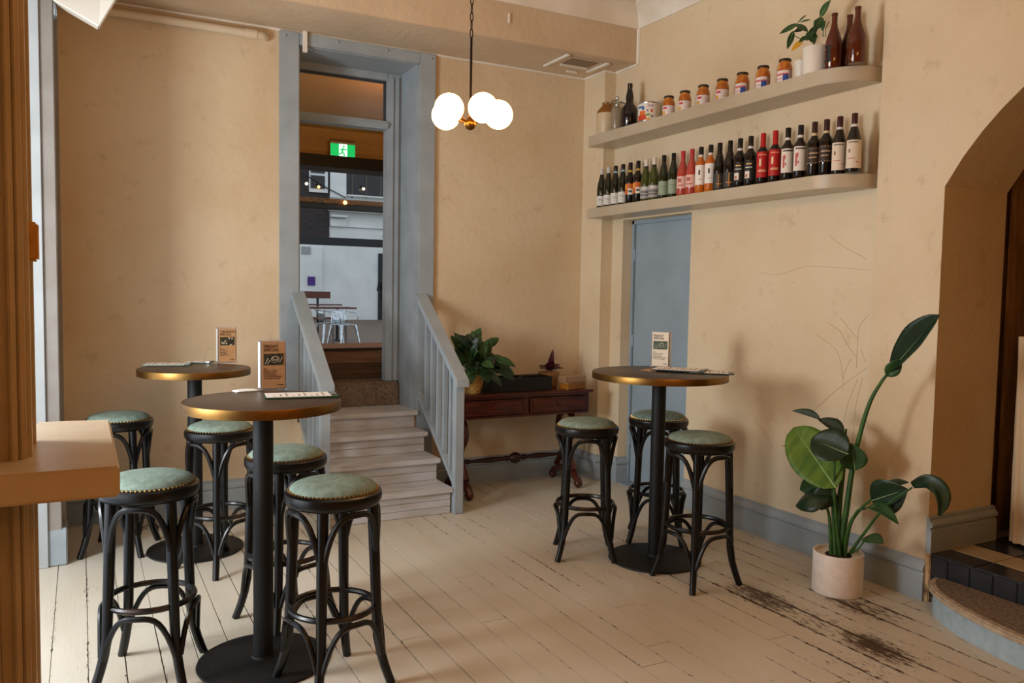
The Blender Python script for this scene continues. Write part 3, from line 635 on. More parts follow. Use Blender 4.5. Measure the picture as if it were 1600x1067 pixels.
# ================================================================== STOOLS
def make_stool():
    t = thing('bar_stool', 'x', 'stool', (0, 0, 0), 0, 'black bentwood bar stools')
    B().lathe([(.001, .672), (.16, .672), (.172, .676), (.179, .688), (.181, .705), (.179, .718), (.17, .724), (.15, .724), (.001, .72)], 40).build('seat_ring', BLACKW, t, smooth=True)
    pad = B().lathe([(.160, .7235), (.161, .731), (.152, .742), (.13, .751), (.09, .757), (.04, .7595), (.001, .76)], 40).build('seat_pad', GREENV, t, smooth=True)
    nb = B()
    for k in range(64):
        a = 2*PI*k/64; nb.sphere((.1635*math.cos(a), .1635*math.sin(a), .7265), .0042, 5, 4)
    o = nb.build('nailhead_trim', NAIL, pad, smooth=True)
    def legr(z):  # radius of leg centre line against height
        return .148+.03*(1-z/.69)+.047*max(0, (.2-z)/.2)**1.7
    def legp(a, z): r = legr(z); return Vector((r*math.cos(a), r*math.sin(a), z))
    A = [PI/4+PI/2*k for k in range(4)]
    for a in A:
        zs = [0, .03, .07, .12, .18, .26, .36, .48, .6, .69]
        B().tube([legp(a, z) for z in zs], [.0165, .017, .0175, .018, .0185, .019, .0195, .0205, .021, .021], 10).build('leg', BLACKW, t, smooth=True)
    B().tube([(.158*math.cos(2*PI*k/40), .158*math.sin(2*PI*k/40), .29) for k in range(40)], .0115, 8, closed=True).build('foot_ring', BRONZE, t, smooth=True)
    def archb(name, z0, z1, rm, rad, k):
        pts = []
        for i in range(17):
            s = i/16; e = abs(2*s-1); f = (1-e**2.6)
            a = A[k]+(PI/2)*(.5+.5*math.copysign(e**.75, 2*s-1)*.93)
            z = z0+(z1-z0)*f
            r0 = legr(z0)+.006; r = r0+(rm-r0)*f
            pts.append((r*math.cos(a), r*math.sin(a), z))
        B().tube(pts, rad, 8).build(name, BLACKW, t, smooth=True)
    for k in range(4):
        archb('upper_arch', .5, .661, .166, .0115, k)
        archb('lower_arch', .115, .268, .172, .0105, k)
    return t
proto = make_stool()
STOOLS = [  # x, y, yaw, label
 (.222, 3.36, -20, 'black bentwood bar stool with green seat nearest the cream ledge'),
 (.83, 2.975, 15, 'black bentwood bar stool with green seat closest to the camera, front of stairs'),
 (.805, 3.665, 22, 'black bentwood bar stool half hidden behind the front table pole'),
 (.645, 4.5, 30, 'black bentwood bar stool between the front and far left round tables'),
 (.178, 5.03, -20, 'black bentwood bar stool farthest left against the back wall'),
 (2.535, 3.85, -29, 'black bentwood bar stool left of the right table, before the console'),
 (3.1, 3.92, -38, 'black bentwood bar stool behind the right table, before the blue door'),
 (2.83, 3.235, 1, 'black bentwood bar stool in front of the right table, nearest the potted plant')]
for i, (x_, y_, a, lb) in enumerate(STOOLS):
    proto.scale = (1, 1, 1.03)
    if i == 0: proto.location = (x_, y_, .0005); proto.rotation_euler = (0, 0, math.radians(a)); proto['label'] = lb
    else: dup(proto, (x_, y_, .0005), math.radians(a), lb)

# ================================================================== TABLES
def table(x, y, h, r, rb, label):
    t = thing('bar_table', label, 'table', (x, y, 0), 0, 'round bar tables')
    B().lathe([(.001, h-.034), (r-.004, h-.034), (r-.004, h-.001), (r-.006, h), (.001, h)], 64).build('tabletop', TTOP, t, smooth=True)
    B().lathe([(r-.0035, h-.037), (r, h-.036), (r+.0005, h-.03), (r+.0005, h-.004), (r-.001, h), (r-.0055, h+.0006)], 64, cap=False).build('edge_band', BRASS, t, smooth=True)
    bxo('mounting_plate', IRON, t, -.13, .13, -.13, .13, h-.048, h-.036, .002); bxo('mounting_plate', IRON, t, -r*.86, r*.86, -.03, .03, h-.046, h-.0365, .002)
    B().lathe([(.039, .015), (.039, h-.046)], 28).build('pole', IRON, t, smooth=True)
    B().lathe([(.001, 0), (rb-.004, 0), (rb, .004), (rb-.002, .01), (rb-.03, .013), (.08, .019), (.048, .023), (.044, .032), (.001, .032)], 56).build('base', IRON, t, smooth=True)
    return t
T1 = (.628, 3.265); T2 = (.56, 4.86); T3 = (2.85, 3.605)
table(*T1, 1.055, .3, .255, 'round brass edged bar table nearest the camera on the left')
table(*T2, 1.035, .3, .26, 'round brass edged bar table against the back wall at left')
table(*T3, 1.06, .375, .26, 'large round brass edged bar table on the right, by the blue door')

# ---- menu stands and menus
BODY_F = '$15\nBurgers + Fries\nCheese Fries\nCheeseburger\nFried chicken burger\nMushroom burger'
BODY_T = None
def menu_stand(x, y, z, rz, label, card, day, photo, body, dots):
    t = thing('menu_stand', label, 'menu stand', (x, y, z+.0012), rz, 'acrylic menu stands')
    bxo('holder', ACRYL, t, -.054, .054, -.002, .042, .0, .215, .002)
    bxo('foot', ACRYL, t, -.056, .056, -.012, .048, 0, .006, .001)
    bxo('card', card, t, -.049, .049, -.0038, -.0022, .008, .208, 0)
    bxo('card', PAPER, t, -.049, .049, .0425, .0435, .008, .208, 0)
    bxo('side_card', PAPER, t, -.0552, -.0542, .002, .038, .01, .205, 0); bxo('side_card', PAPER, t, .0542, .0552, .002, .038, .01, .205, 0)
    text(day+'\nSPECIAL', .0185, INK, t, (-.042, -.0042, .182), bold=.0003)
    ph = bxo('picture', photo, t, -.042, .043, -.0046, -.0038, .107, .157, 0)
    ink = B()
    if dots:
        for (a, b_) in ((-.02, .12), (-.005, .118), (.012, .15), (.028, .148), (-.03, .122), (-.012, .132), (.02, .11)): ink.lathe([(.001, 0), (.005, 0), (.005, .0006), (.001, .0006)], 12).xf(Matrix.Translation((a, -.0047, b_)) @ Matrix.Rotation(PI/2, 4, 'X'), len(ink.v)-48)
    else:
        for R_, x_, z_ in ((.016, .008, .135), (.011, .008, .137)): ink.tube([(x_+R_*math.cos(k*PI/10), -.0048, z_+R_*.6*math.sin(k*PI/10)) for k in range(20)], .0009, 5, closed=True)
        ink.tube([(-.034, -.0048, .115), (-.022, -.0048, .138)], .0009, 5).tube([(-.026, -.0048, .112), (-.012, -.0048, .13)], .0009, 5).tube([(-.008, -.0048, .123), (.008, -.0048, .117), (.024, -.0048, .125)], .0009, 5).tube([(.026, -.0048, .12), (.038, -.0048, .14)], .0009, 5)
    ink.build('picture_detail', PHOTOL, ph, smooth=True)
    if body: text(body, .0095, INK, t, (-.042, -.0042, .088))
    else:
        ln = B()
        for q, ws in enumerate(((8,), (12, 14), (14, 13, 12), (26, 8), (18, 16), (24, 10, 12))):
            u = -.042
            for w2 in ws: ln.box(u, u+w2*.001, -.0043, -.0038, .088-q*.0085, .0915-q*.0085); u += (w2+3)*.001
        ln.build('small_print', INK, t)
    B().box(.022, .042, -.0043, -.0038, .02, .0235).box(.014, .02, -.0043, -.0038, .0208, .0228).build('small_print', INK, t)
    return t
def menu_board(x, y, z, rz, label, w_=.22, d_=.3, board=CLIPG):
    t = thing('menu_board', label, 'menu', (x, y, z+.0012), rz, 'menus on the bar tables')
    bxo('board', board, t, -w_/2, w_/2, -d_/2, d_/2, 0, .005, .001)
    bxo('paper', PAPER, t, -w_/2+.012, w_/2-.012, -d_/2+.03, d_/2-.006, .005, .0062, 0)
    bxo('clip', STEEL, t, -.035, .035, -d_/2+.004, -d_/2+.026, .005, .011, .001)
    pr = B()
    for k in range(9): pr.box(-w_/2+.03, w_/2-.03-.04*((k*7) % 3), -d_/2+.055+k*.024, -d_/2+.062+k*.024, .0062, .0066)
    pr.build('print', PRINT, t)
    return t
p = onz(427, 609, 1.056); menu_stand(p.x, p.y+.0, 1.055, math.radians(2), 'acrylic stand with kraft FRIDAY SPECIAL card on the front table', KRAFT, 'FRIDAY', PHOTO, BODY_F, False)
p = onz(355, 567, 1.036); menu_stand(p.x, p.y, 1.035, math.radians(4), 'acrylic stand with THURSDAY SPECIAL card on the far left table', KRAFT, 'THURSDAY', PHOTO, BODY_T, True)
p = onz(1031, 574, 1.061); menu_stand(p.x, p.y, 1.06, math.radians(-52), 'acrylic stand with cream FRIDAY SPECIAL card on the right table', CREAMC, 'FRIDAY', PHOTOG, BODY_F, False)
a = onz(408, 621, 1.056); b_ = onz(530, 616, 1.056)
menu_board((a.x+b_.x)/2+.0, (a.y+b_.y)/2, 1.055, math.radians(82), 'green clipboard menu lying on the front round table', .16, .29)
a = onz(385, 611, 1.056); t = thing('folded_card', 'small white folded card under the friday special stand', 'card', (a.x-.0, a.y, 1.0562), math.radians(10))
bxo('sheet', PAPER, t, -.05, .05, -.03, .03, 0, .002, 0); B().grid(lambda u, v: (-.05+.1*u, -.03+.06*v, .003+.012*u*(1-u)*v), 6, 4).build('sheet', PAPER, t, smooth=True, solid=.0008)
a = onz(262, 570, 1.036); menu_board(a.x, a.y, 1.035, math.radians(75), 'green clipboard menu at the left edge of the far left table', .17, .26)
a = onz(312, 567, 1.036); menu_board(a.x, a.y+.02, 1.035, math.radians(60), 'green clipboard menu beside the thursday special stand', .1, .16)
a = onz(1062, 580, 1.061); menu_board(a.x, a.y, 1.0675, math.radians(40), 'dark edged menu lying flat on the right table', .2, .29, flat('#2a3a38', .3))
a = onz(1098, 582, 1.061); menu_board(a.x+.03, a.y-.04, 1.0605, math.radians(48), 'second menu fanned under the first near the right table edge', .17, .24, flat('#2a3a38', .3))
a = onz(1022, 578, 1.061); t = bxo('kraft_card', KRAFT, None, -.06, .06, -.05, .05, 0, .002, 0); t.location = (a.x-.02, a.y-.01, 1.0613); t.rotation_euler = (0, 0, .5); tag(t, 'small kraft card lying flat before the right table stand', 'card')

# ================================================================== CONSOLE TABLE
CX, CY = 2.9, 5.38
t = thing('console_table', 'dark mahogany console table with two drawers along the back wall', 'table', (CX, CY, 0))
bxo('tabletop', MAHOG, t, -.6, .57, -.2, .23, .735, .757, .006)
bxo('apron', MAHOG, t, -.57, .545, -.17, .215, .575, .735, .003)
for s_ in (-.285, .265):
    d = bxo('drawer_front', MAHOG, t, s_-.25, s_+.25, -.182, -.17, .595, .715, .006)
    bxo('drawer_panel', MAHOG, d, s_-.225, s_+.225, -.186, -.182, .612, .698, .004)
    B().lathe([(.001, 0), (.007, 0), (.007, .01), (.015, .016), (.013, .024), (.001, .026)], 14).xf(Matrix.Translation((s_, -.184, .655)) @ Matrix.Rotation(PI/2, 4, 'X')).build('knob', flat('#4a1c10', .25), d, smooth=True)
for s_ in (-.47, .45):
    # lyre shaped end support: two S-curves joined on a foot
    lg_ = B()
    for q in (-1, 1):
        lg_.tube(spline([(s_, q*.03, .575), (s_, q*.1, .52), (s_, q*.12, .44), (s_, q*.06, .36), (s_, q*.035, .29), (s_, q*.08, .2), (s_, q*.14, .13)], 6), [.024]*37, 8)
    lo = lg_.build('lyre_leg', MAHOG, t, smooth=True)
    B().tube(spline([(s_, -.2, .03), (s_, -.16, .075), (s_, -.06, .11), (s_, .06, .11), (s_, .16, .075), (s_, .2, .03)], 6), .03, 8).build('foot', MAHOG, t, smooth=True)
    for q in (-.19, .19): B().sphere((s_, q, .034), .034, 12, 8).build('scroll_toe', MAHOG, t, smooth=True)
sr = [(.014, -.47), (.02, -.4), (.012, -.37), (.022, -.2), (.016, -.1), (.024, -.07), (.014, -.05), (.035, -.03), (.045, 0), (.035, .03), (.014, .05), (.024, .07), (.016, .1), (.022, .2), (.012, .37), (.02, .4), (.014, .45)]
B().lathe(sr, 16).xf(Matrix.Translation((0, 0, .235)) @ Matrix.Rotation(PI/2, 4, 'Y')).build('stretcher', flat('#2c1009', .35), t, smooth=True)
ZT = .758
# black tray crate
a = onz(815, 612, ZT); tx = a.x+.02; ty = 5.36
t = thing('black_crate', 'long low black crate with compartments on the console table', 'crate', (tx, ty, ZT), 0)
BP = mat('black_plastic', '#0d0e11', .35)
for (x0, x1, y0, y1, z0, z1) in ((-.26, .26, -.1, -.09, 0, .1), (-.26, .26, .09, .1, 0, .1), (-.26, -.25, -.09, .09, 0, .1), (.25, .26, -.09, .09, 0, .1), (-.25, .25, -.09, .09, 0, .008)): bxo('side_panel', BP, t, x0, x1, y0, y1, z0, z1, .003)
for x_ in (-.08, .09): bxo('divider', BP, t, x_-.004, x_+.004, -.09, .09, .008, .092, .001)
B().tube(spline([(-.18, -.095, .101), (-.1, -.1, .098), (0, -.09, .1), (.02, -.02, .101), (.1, .03, .1), (.2, -.02, .1)], 5), .0025, 6).build('cord', flat('#4a4a4e', .4), t, smooth=True)
# pale box + wooden box
a = onz(897, 606, ZT); t = thing('wooden_box', 'small honey wooden box at the right end of the console', 'box', (3.33, 5.27, ZT), math.radians(12))
bxo('body', mat('honey_wood', '#a86f22', .4, col2='#8a5616', scale=6, stretch=(1, 8, 8)), t, -.095, .095, -.05, .05, 0, .045, .003); bxo('lid', OAK, t, -.1, .1, -.055, .055, .045, .052, .002)
t = thing('pale_book', 'pale timber block resting on the wooden box', 'box', (3.33, 5.275, ZT+.053), math.radians(14)); bxo('block', flat('#a98a68', .6), t, -.11, .11, -.045, .045, 0, .042, .003); bxo('end_strip', flat('#8c6d4c', .6), t, -.112, -.1, -.046, .046, .002, .04, .001)
# succulent in ribbed pot
t = thing('purple_succulent', 'purple leaved succulent in a ribbed tan pot on the console', 'plant', (3.24, 5.48, ZT))
rp = [(.07+.002*(k % 2), 0) for k in range(2)]
b = B(); n = 48
for z, r in ((0, .06), (.01, .066), (.1, .082), (.112, .08)):
    for k in range(n): rr = r*(1+.025*(k % 2)); b.v.append((rr*math.cos(2*PI*k/n), rr*math.sin(2*PI*k/n), z))
for j in range(3):
    for k in range(n): k2 = (k+1) % n; b.f.append((j*n+k, j*n+k2, (j+1)*n+k2, (j+1)*n+k))
b.f.append(tuple(range(n))); b.f.append(tuple(3*n+k for k in range(n)))
b.build('pot', TERRA, t)
for (az, el, L_, wd) in ((-2.7, .15, .12, .07), (-.35, .1, .12, .06), (-1.6, .9, .1, .075), (-1.2, 1.35, .17, .045), (.8, .3, .09, .06), (2.2, .3, .1, .06), (-.6, .45, .1, .07), (-2.2, .5, .1, .07)):
    d = Vector((math.cos(az)*math.cos(el), math.sin(az)*math.cos(el), math.sin(el))); leaf(t, LEAFP, Vector((0, 0, .118))+d*.01, Vector((0, 0, .125))+d*L_, (0, -.3, 1) if el < 1 else (-.5, -1, 0), wd, nu=8, nv=4, sag=.1)
# peace lily in a straw basket
t = thing('peace_lily', 'leafy green plant in a woven straw basket behind the stair railing', 'plant', (2.49, 5.29, ZT))
b = B()
for k in range(11):
    z = .006+k*.0125; r = .055+.02*math.sin(min(1, k/9)*PI/2); b.tube([(r*math.cos(2*PI*i/28), r*math.sin(2*PI*i/28), z) for i in range(28)], .0068, 6, closed=True)
b.lathe([(.001, .002), (.054, .002), (.07, .1), (.001, .1)], 20)
b.build('basket', WICKER, t, smooth=True)
rnd = random.Random(5)
for k in range(74):
    az = rnd.uniform(0, 2*PI); el = rnd.uniform(.2, 1.5); L_ = rnd.uniform(.1, .24)
    d = Vector((math.cos(az)*math.cos(el)*1.1, math.sin(az)*math.cos(el)*.75, math.sin(el)*.95))
    p0 = Vector((rnd.uniform(-.035, .035), rnd.uniform(-.035, .035), .12)); p1 = p0+d*L_; ll = rnd.uniform(.1, .17)
    d2 = (d+Vector((rnd.uniform(-.2, .2), rnd.uniform(-.2, .2), -.75 if el < .8 else -.25))).normalized()
    tip = p1+d2*ll
    if tip.x < -.22: tip.x = -.22
    if tip.y > .28: tip.y = .28
    if tip.z < .04: tip.z = .04
    o = leaf(t, LEAF if k % 3 else LEAFD, p1, tip, (-.3, -.6, .8), rnd.uniform(.055, .085), nu=8, nv=4, sag=.1, curl=.1)
    B().tube(spline([p0, p0.lerp(p1, .5)+Vector((0, 0, .015)), p1], 3), .0022, 5).build('stem', STEMG, o, smooth=True)
for (bx, tx, tz, w_) in ((-.08, -.2, .32, .1), (-.05, -.06, .36, .08), (.03, .0, .4, .085), (.07, .12, .39, .06)):
    leaf(t, LEAF, (bx, -.04, .22), (tx, -.05, tz), (-.4, -1, .2), w_, nu=8, nv=4)
B().tube(spline([(.05, -.05, .2), (.13, -.06, .265), (.19, -.06, .27), (.215, -.06, .25)], 5), .003, 6).build('stem', STEMG, t, smooth=True); leaf(t, LEAF, (.21, -.06, .252), (.25, -.06, .222), (0, -1, .3), .028, nu=6, nv=4)

# ================================================================== BIRD OF PARADISE PLANT
PO = Vector((3.385, 2.80, 0)); t = thing('potted_plant', 'tall broad leaved plant in a pale cylindrical pot by the right wall', 'plant', PO)
B().lathe([(.001, 0), (.118, 0), (.122, .004), (.122, .205), (.12, .208), (.114, .208), (.112, .19), (.001, .188)], 48).build('pot', POTW, t, smooth=True)
B().lathe([(.1125, .18), (.06, .19), (.001, .192)], 24).build('soil', SOIL, t)
def pp(x_, y_, dx=0.): return onx(x_, y_, 3.385+dx)-PO
def stem(pts, r0, r1, n=6):
    P = spline(pts, n); m = len(P); B().tube(P, [r0+(r1-r0)*i/(m-1) for i in range(m)], 8).build('stem', STEMG, t, smooth=True)
stem([(.0, .0, .18), pp(1322, 800), pp(1334, 720, .01), pp(1355, 640, .02), pp(1375, 600, .03), pp(1395, 575, .04)], .017, .006)
stem([(.02, .01, .18), pp(1312, 800), pp(1320, 720), pp(1324, 690, -.02)], .012, .006)
stem([(-.02, .0, .18), pp(1302, 800, -.03), pp(1301, 755, -.06)], .012, .006)
stem([(-.03, .02, .18), pp(1296, 810, -.04), pp(1288, 782, -.06)], .01, .005)
stem([(0, .03, .18), pp(1310, 780, .03), pp(1318, 730, .04), pp(1322, 670, .03)], .009, .005)
stem([(-.01, -.02, .18), pp(1304, 780, -.05), pp(1304, 712, -.07)], .009, .005)
stem([(.03, -.01, .18), pp(1328, 820, .0), pp(1345, 795, .0), pp(1362, 780, -.02)], .012, .005)
stem([(.05, -.02, .18), pp(1345, 840, -.02), pp(1385, 790, -.05), pp(1425, 762, -.06)], .009, .004)
stem([(.05, .0, .18), pp(1338, 860, .0), pp(1352, 843, .0)], .006, .004)
stem([(.02, -.03, .18), pp(1322, 840, -.03), pp(1338, 800, -.03), pp(1352, 795, -.04)], .009, .004)
VX = (-.75, -.66, .1)
# big light leaf facing the room
leaf(t, LEAFL, pp(1306, 762, -.07), pp(1240, 668, -.03), (-.7, -.65, .3), .25, vein=1.3, nu=18, nv=8, fold=.1, wpeak=.5, pw=.5)
leaf(t, LEAF, pp(1304, 714, -.08), pp(1270, 688, -.1), (-.5, -.4, .8), .1, nu=10, nv=6, fold=.35)
leaf(t, LEAFD, pp(1326, 710, -.06), pp(1268, 686, -.11), (-.6, -.6, .5), .19, vein=.8, nu=12, nv=6, fold=.35, pw=.6)
leaf(t, LEAF, pp(1336, 735, .0), pp(1330, 692, -.03), VX, .13, vein=.8, nu=10, nv=6, fold=.4)
leaf(t, LEAFD, pp(1318, 682, .0), pp(1278, 655, -.02), (-.3, -.5, .8), .09, nu=10, nv=6, fold=.8)
leaf(t, LEAFD, pp(1282, 656, -.02), pp(1238, 642, -.06), (-.3, -.5, .8), .055, nu=10, nv=6, fold=.9)
leaf(t, LEAFD, pp(1238, 698, .05), pp(1222, 697, .1), (-.3, -.5, .8), .035, nu=6, nv=4)
leaf(t, LEAFD, pp(1298, 775, -.06), pp(1243, 790, -.13), (-.3, -.5, .9), .17, nu=12, nv=6, fold=-.35, sag=.18)
leaf(t, LEAFD, pp(1294, 758, -.07), pp(1283, 797, -.08), VX, .12, nu=10, nv=6, fold=-.15)
leaf(t, LEAF, pp(1300, 750, -.02), pp(1250, 765, -.05), VX, .13, nu=10, nv=6, fold=.2)
# tall leaf
leaf(t, LEAFD, pp(1388, 583, .04), pp(1468, 492, -.0), (-.6, -.45, .6), .125, vein=.8, nu=16, nv=6, fold=.7, wpeak=.6, pw=.6)
leaf(t, LEAF, pp(1386, 588, .03), pp(1408, 560, .03), VX, .07, nu=8, nv=4, fold=.4)
# right dark leaf, drooping leaf, low leaves
leaf(t, LEAFD, pp(1362, 782, -.02), pp(1418, 764, -.02), (-.75, -.6, .15), .17, vein=.9, nu=12, nv=6, fold=.25)
leaf(t, LEAFD, pp(1366, 770, .02), pp(1420, 754, .02), (-.3, -.3, .9), .09, nu=10, nv=6, fold=.5)
dr = spline([pp(1425, 758, -.06), pp(1448, 752, -.07), pp(1467, 764, -.08), pp(1473, 785, -.09), pp(1467, 806, -.1)], 5)
def drfn(u, v):
    f = u*(len(dr)-1); i_ = min(int(f), len(dr)-2); q = dr[i_].lerp(dr[i_+1], f-i_); tt = (dr[i_+1]-dr[i_]).normalized(); sdv = tt.cross(Vector((-.6, -.75, .2))).normalized(); wv = .036*math.sin(PI*min(.97, .1+u*.9))**.7
    s_ = (v-.5)*2; return q+sdv*s_*wv+Vector((-.4, -.6, .2))*abs(s_)*wv*.5
B().grid(drfn, 18, 6).build('leaf', LEAFD, t, smooth=True, solid=.0016)
leaf(t, LEAF, pp(1348, 797, -.03), pp(1404, 819, -.1), (-.4, -.4, .8), .09, vein=.7, nu=10, nv=6, fold=.3, sag=.18)
leaf(t, LEAF, pp(1350, 840, .0), pp(1380, 849, -.03), (-.4, -.6, .6), .085, nu=8, nv=4, fold=.3)

# ================================================================== PENDANT
def pendant(PC, label):
    t = thing('pendant_lamp', label, 'lamp', PC)
    for (az, el) in ((25, 0), (-47, 0), (97, 0), (-119, 0)):
        # azimuth measured from the direction facing the photographer
        a = math.atan2(-PC.y, -PC.x)+math.radians(az); g = Vector((math.cos(a), math.sin(a), 0))*.142+Vector((0, 0, .01))
        B().tube([(0, 0, -.045), g*.35+Vector((0, 0, -.03)), g*.6], .006, 8).build('arm', GOLD, t, smooth=True)
        B().lathe([(.001, 0), (.03, 0), (.034, .008), (.03, .02), (.001, .022)], 16).xf(Matrix.Translation(g*.47) @ Vector((0, 0, 1)).rotation_difference(g).to_matrix().to_4x4()).build('cup', GOLD, t, smooth=True)
        B().sphere(tuple(g), .072, 28, 18).build('globe', GLOBE, t, smooth=True)
    B().lathe([(.001, -.075), (.018, -.068), (.03, -.05), (.03, -.035), (.02, -.02), (.009, -.01), (.007, .02)], 18).build('hub', GOLD, t, smooth=True)
    B().tube([(0, 0, 0), (0, 0, .38)], .0065, 8).build('rod', flat('#1c120c', .4, .6), t, smooth=True)
    ch = B(); z = .378; k = 0
    while z < ZC-PC.z-.03:
        pl = [((.0075*math.cos(q*PI/5)) if k % 2 == 0 else 0, 0 if k % 2 == 0 else .0075*math.cos(q*PI/5), z+.022+.024*math.sin(q*PI/5)) for q in range(10)]
        ch.tube(pl, .0026, 6, closed=True); z += .04; k += 1
    ch.build('chain', flat('#1c120c', .4, .6), t, smooth=True)
    B().lathe([(.001, 0), (.055, 0), (.05, -.02), (.012, -.035), (.001, -.036)], 20, (0, 0, ZC-PC.z)).build('canopy', GOLD, t, smooth=True)
pendant(ony(735, 180, 3.75), 'brass pendant with four glowing opal globes before the back wall')
# unseen copies of the fitting, added behind the camera to supply warm light
pendant(Vector((1.95, .9, 2.4)), 'brass pendant with opal globes added unseen behind the viewpoint, nearest one'); pendant(Vector((1.95, -.9, 2.4)), 'brass pendant with opal globes added unseen behind the viewpoint, farthest one'); pendant(Vector((.7, -.6, 2.4)), 'brass pendant with opal globes added unseen behind the viewpoint, by the left wall')

# ================================================================== PIPE, WHITE BOX
pz = ony(300, 38, YB-.05)
pi_ = thing('drain_pipe', 'cream painted pipe running along the top of the back wall', 'pipe', (.6, YB-.05, pz.z))
B().tube([(-.7, 0, .0), (.42, 0, 0), (.47, .0, 0), (.5, .02, 0), (.51, .06, 0)], .026, 14).build('pipe', PVC, pi_, smooth=True); B().tube([(.37, 0, 0), (.44, 0, 0)], .031, 14).build('coupling', PVC, pi_, smooth=True)
B().tube([(-.1, 0, 0), (-.085, 0, 0)], .029, 14).build('coupling', PVC, pi_, smooth=True)
bp_ = [ony(155, 42, 4.7)]
t = thing('wall_speaker', 'white tapered box hanging in the top left corner', 'speaker', bp_[0])
a = bp_[0]
P4 = [v*1.42 for v in (Vector((0, 0, 0)), Vector((.085, -.02, .16)), Vector((.02, .1, .3)), Vector((-.15, .1, .1)))]
b = B(); off = Vector((-.0, .14, .02))
b.v = [tuple(v) for v in P4]+[tuple(v*.8+off) for v in P4]; b.f = [(0, 1, 2, 3), (4, 7, 6, 5), (0, 4, 5, 1), (1, 5, 6, 2), (2, 6, 7, 3), (3, 7, 4, 0)]
b.build('cabinet', PLASTW, t, bev=.006)

# ================================================================== IVY MARKS ON THE WALL
iv = mat('dried_ivy_trace', '#b8a283', .9)
def trace(pts, r=.0011): B().tube(spline([onx(a_, b2, XW-.0005) for a_, b2 in pts], 5), r, 5).build('ivy_trace', iv, wall_right, smooth=True)
for pts in (((1189, 426), (1215, 429), (1245, 420), (1268, 416), (1320, 419), (1358, 422)), ((1295, 367), (1315, 383), (1340, 397), (1353, 405)), ((1275, 523), (1300, 540), (1312, 560), (1317, 592)), ((1292, 504), (1312, 517), (1325, 540), (1340, 560)), ((1313, 496), (1328, 515), (1340, 530)), ((1357, 492), (1343, 510), (1340, 540), (1338, 575)), ((1355, 574), (1330, 592), (1300, 615), (1262, 650)), ((1345, 545), (1352, 565)), ((1340, 592), (1325, 630), (1318, 660)), ((1348, 590), (1338, 630), (1332, 690)), ((1180, 660), (1195, 675), (1208, 700)), ((1330, 560), (1318, 585), (1317, 610))): trace(pts)

# ================================================================== NEXT ROOM AND COURTYARD
WARM = plaster('warm_cream_plaster', '#dcb878', '#d2a866', '#b08a50')
struct(B().box(-.5, 5.6, 6.12, 12.2, 3.75, 3.85).build('ceiling_next_room', WARM))
struct(B().box(.3, .4, 6.12, 12.2, 0, 3.75).build('wall_next_room_left', WARM)); struct(B().box(5.2, 5.3, 6.12, 12.2, 0, 3.75).build('wall_next_room_right', WARM))
hd = struct(B().box(.4, 5.2, 11.6, 11.9, 3.36, 3.75).build('trim_12', WARM))
DKB = mat('dark_green_beam', '#15160f', .5, col2='#211d10', scale=14)
bxo('lintel', DKB, hd, .4, 5.2, 11.5, 12.0, 3.2, 3.37, .01)
for z in (3.43, 3.5, 3.58): bxo('moulding', WARM, hd, .4, 5.2, 11.56, 11.6, z, z+.025, .006)
struct(B().box(-6, 30, 6.9, 60, .2, .3).build('floor_courtyard', mat('brown_pavers', '#6e5c4c', .8, col2='#55463a', scale=4, world=True, stretch=(1, 3, 1))))
# warm lamp of the next room (out of sight to the right of the doorway)
lm = thing('ceiling_lamp', 'warm round hanging lamp in the room beyond the doorway', 'lamp', (3.35, 8.3, 3.25))
B().sphere((0, 0, 0), .11, 20, 14).build('shade', mat('warm_lamp', '#ffb050', .4, emit=48.), lm, smooth=True); B().tube([(0, 0, .1), (0, 0, .5)], .006, 6).build('cord', IRON, lm)
# exit sign
e0 = ony(517, 223, 11.5); e1 = ony(555, 248, 11.5); ew = e1.x-e0.x; eh = e0.z-e1.z
t = thing('exit_sign', 'lit green exit sign with white running figure beyond the doorway', 'exit sign', ((e0.x+e1.x)/2, 11.515, e1.z))
bxo('housing', flat('#c8b8a0', .4), t, -ew/2-.01, ew/2+.01, .0, .04, -.01, eh+.03, .004); bxo('mount', flat('#8a6a44', .5), t, -ew/2, ew/2, .005, .085, eh+.03, eh+.06, .002)
GRN = mat('exit_green', '#12b65a', .4, emit=1.1); WHT = mat('exit_white', '#e9fff2', .4, emit=1.1)
bxo('green_panel', GRN, t, -ew/2, -ew*.16, -.004, 0, 0, eh, 0); bxo('green_panel', GRN, t, ew*.18, ew/2, -.004, 0, 0, eh, 0); bxo('white_panel', WHT, t, -ew*.16, ew*.18, -.004, 0, 0, eh, 0)
fg = B(); s_ = eh
fg.sphere((.012, -.008, s_*.82), s_*.07, 10, 8)
for pts in (((.005, .68), (-.01, .42)), ((-.01, .42), (.02, .28), (.015, .06)), ((-.01, .42), (-.03, .28), (-.06, .26)), ((.005, .66), (.035, .58), (.055, .62)), ((.005, .66), (-.02, .6), (-.035, .48))): fg.tube([(a_*s_*5, -.008, b2*s_) for a_, b2 in pts], s_*.05, 6)
fg.build('running_figure', GRN, t, smooth=True)
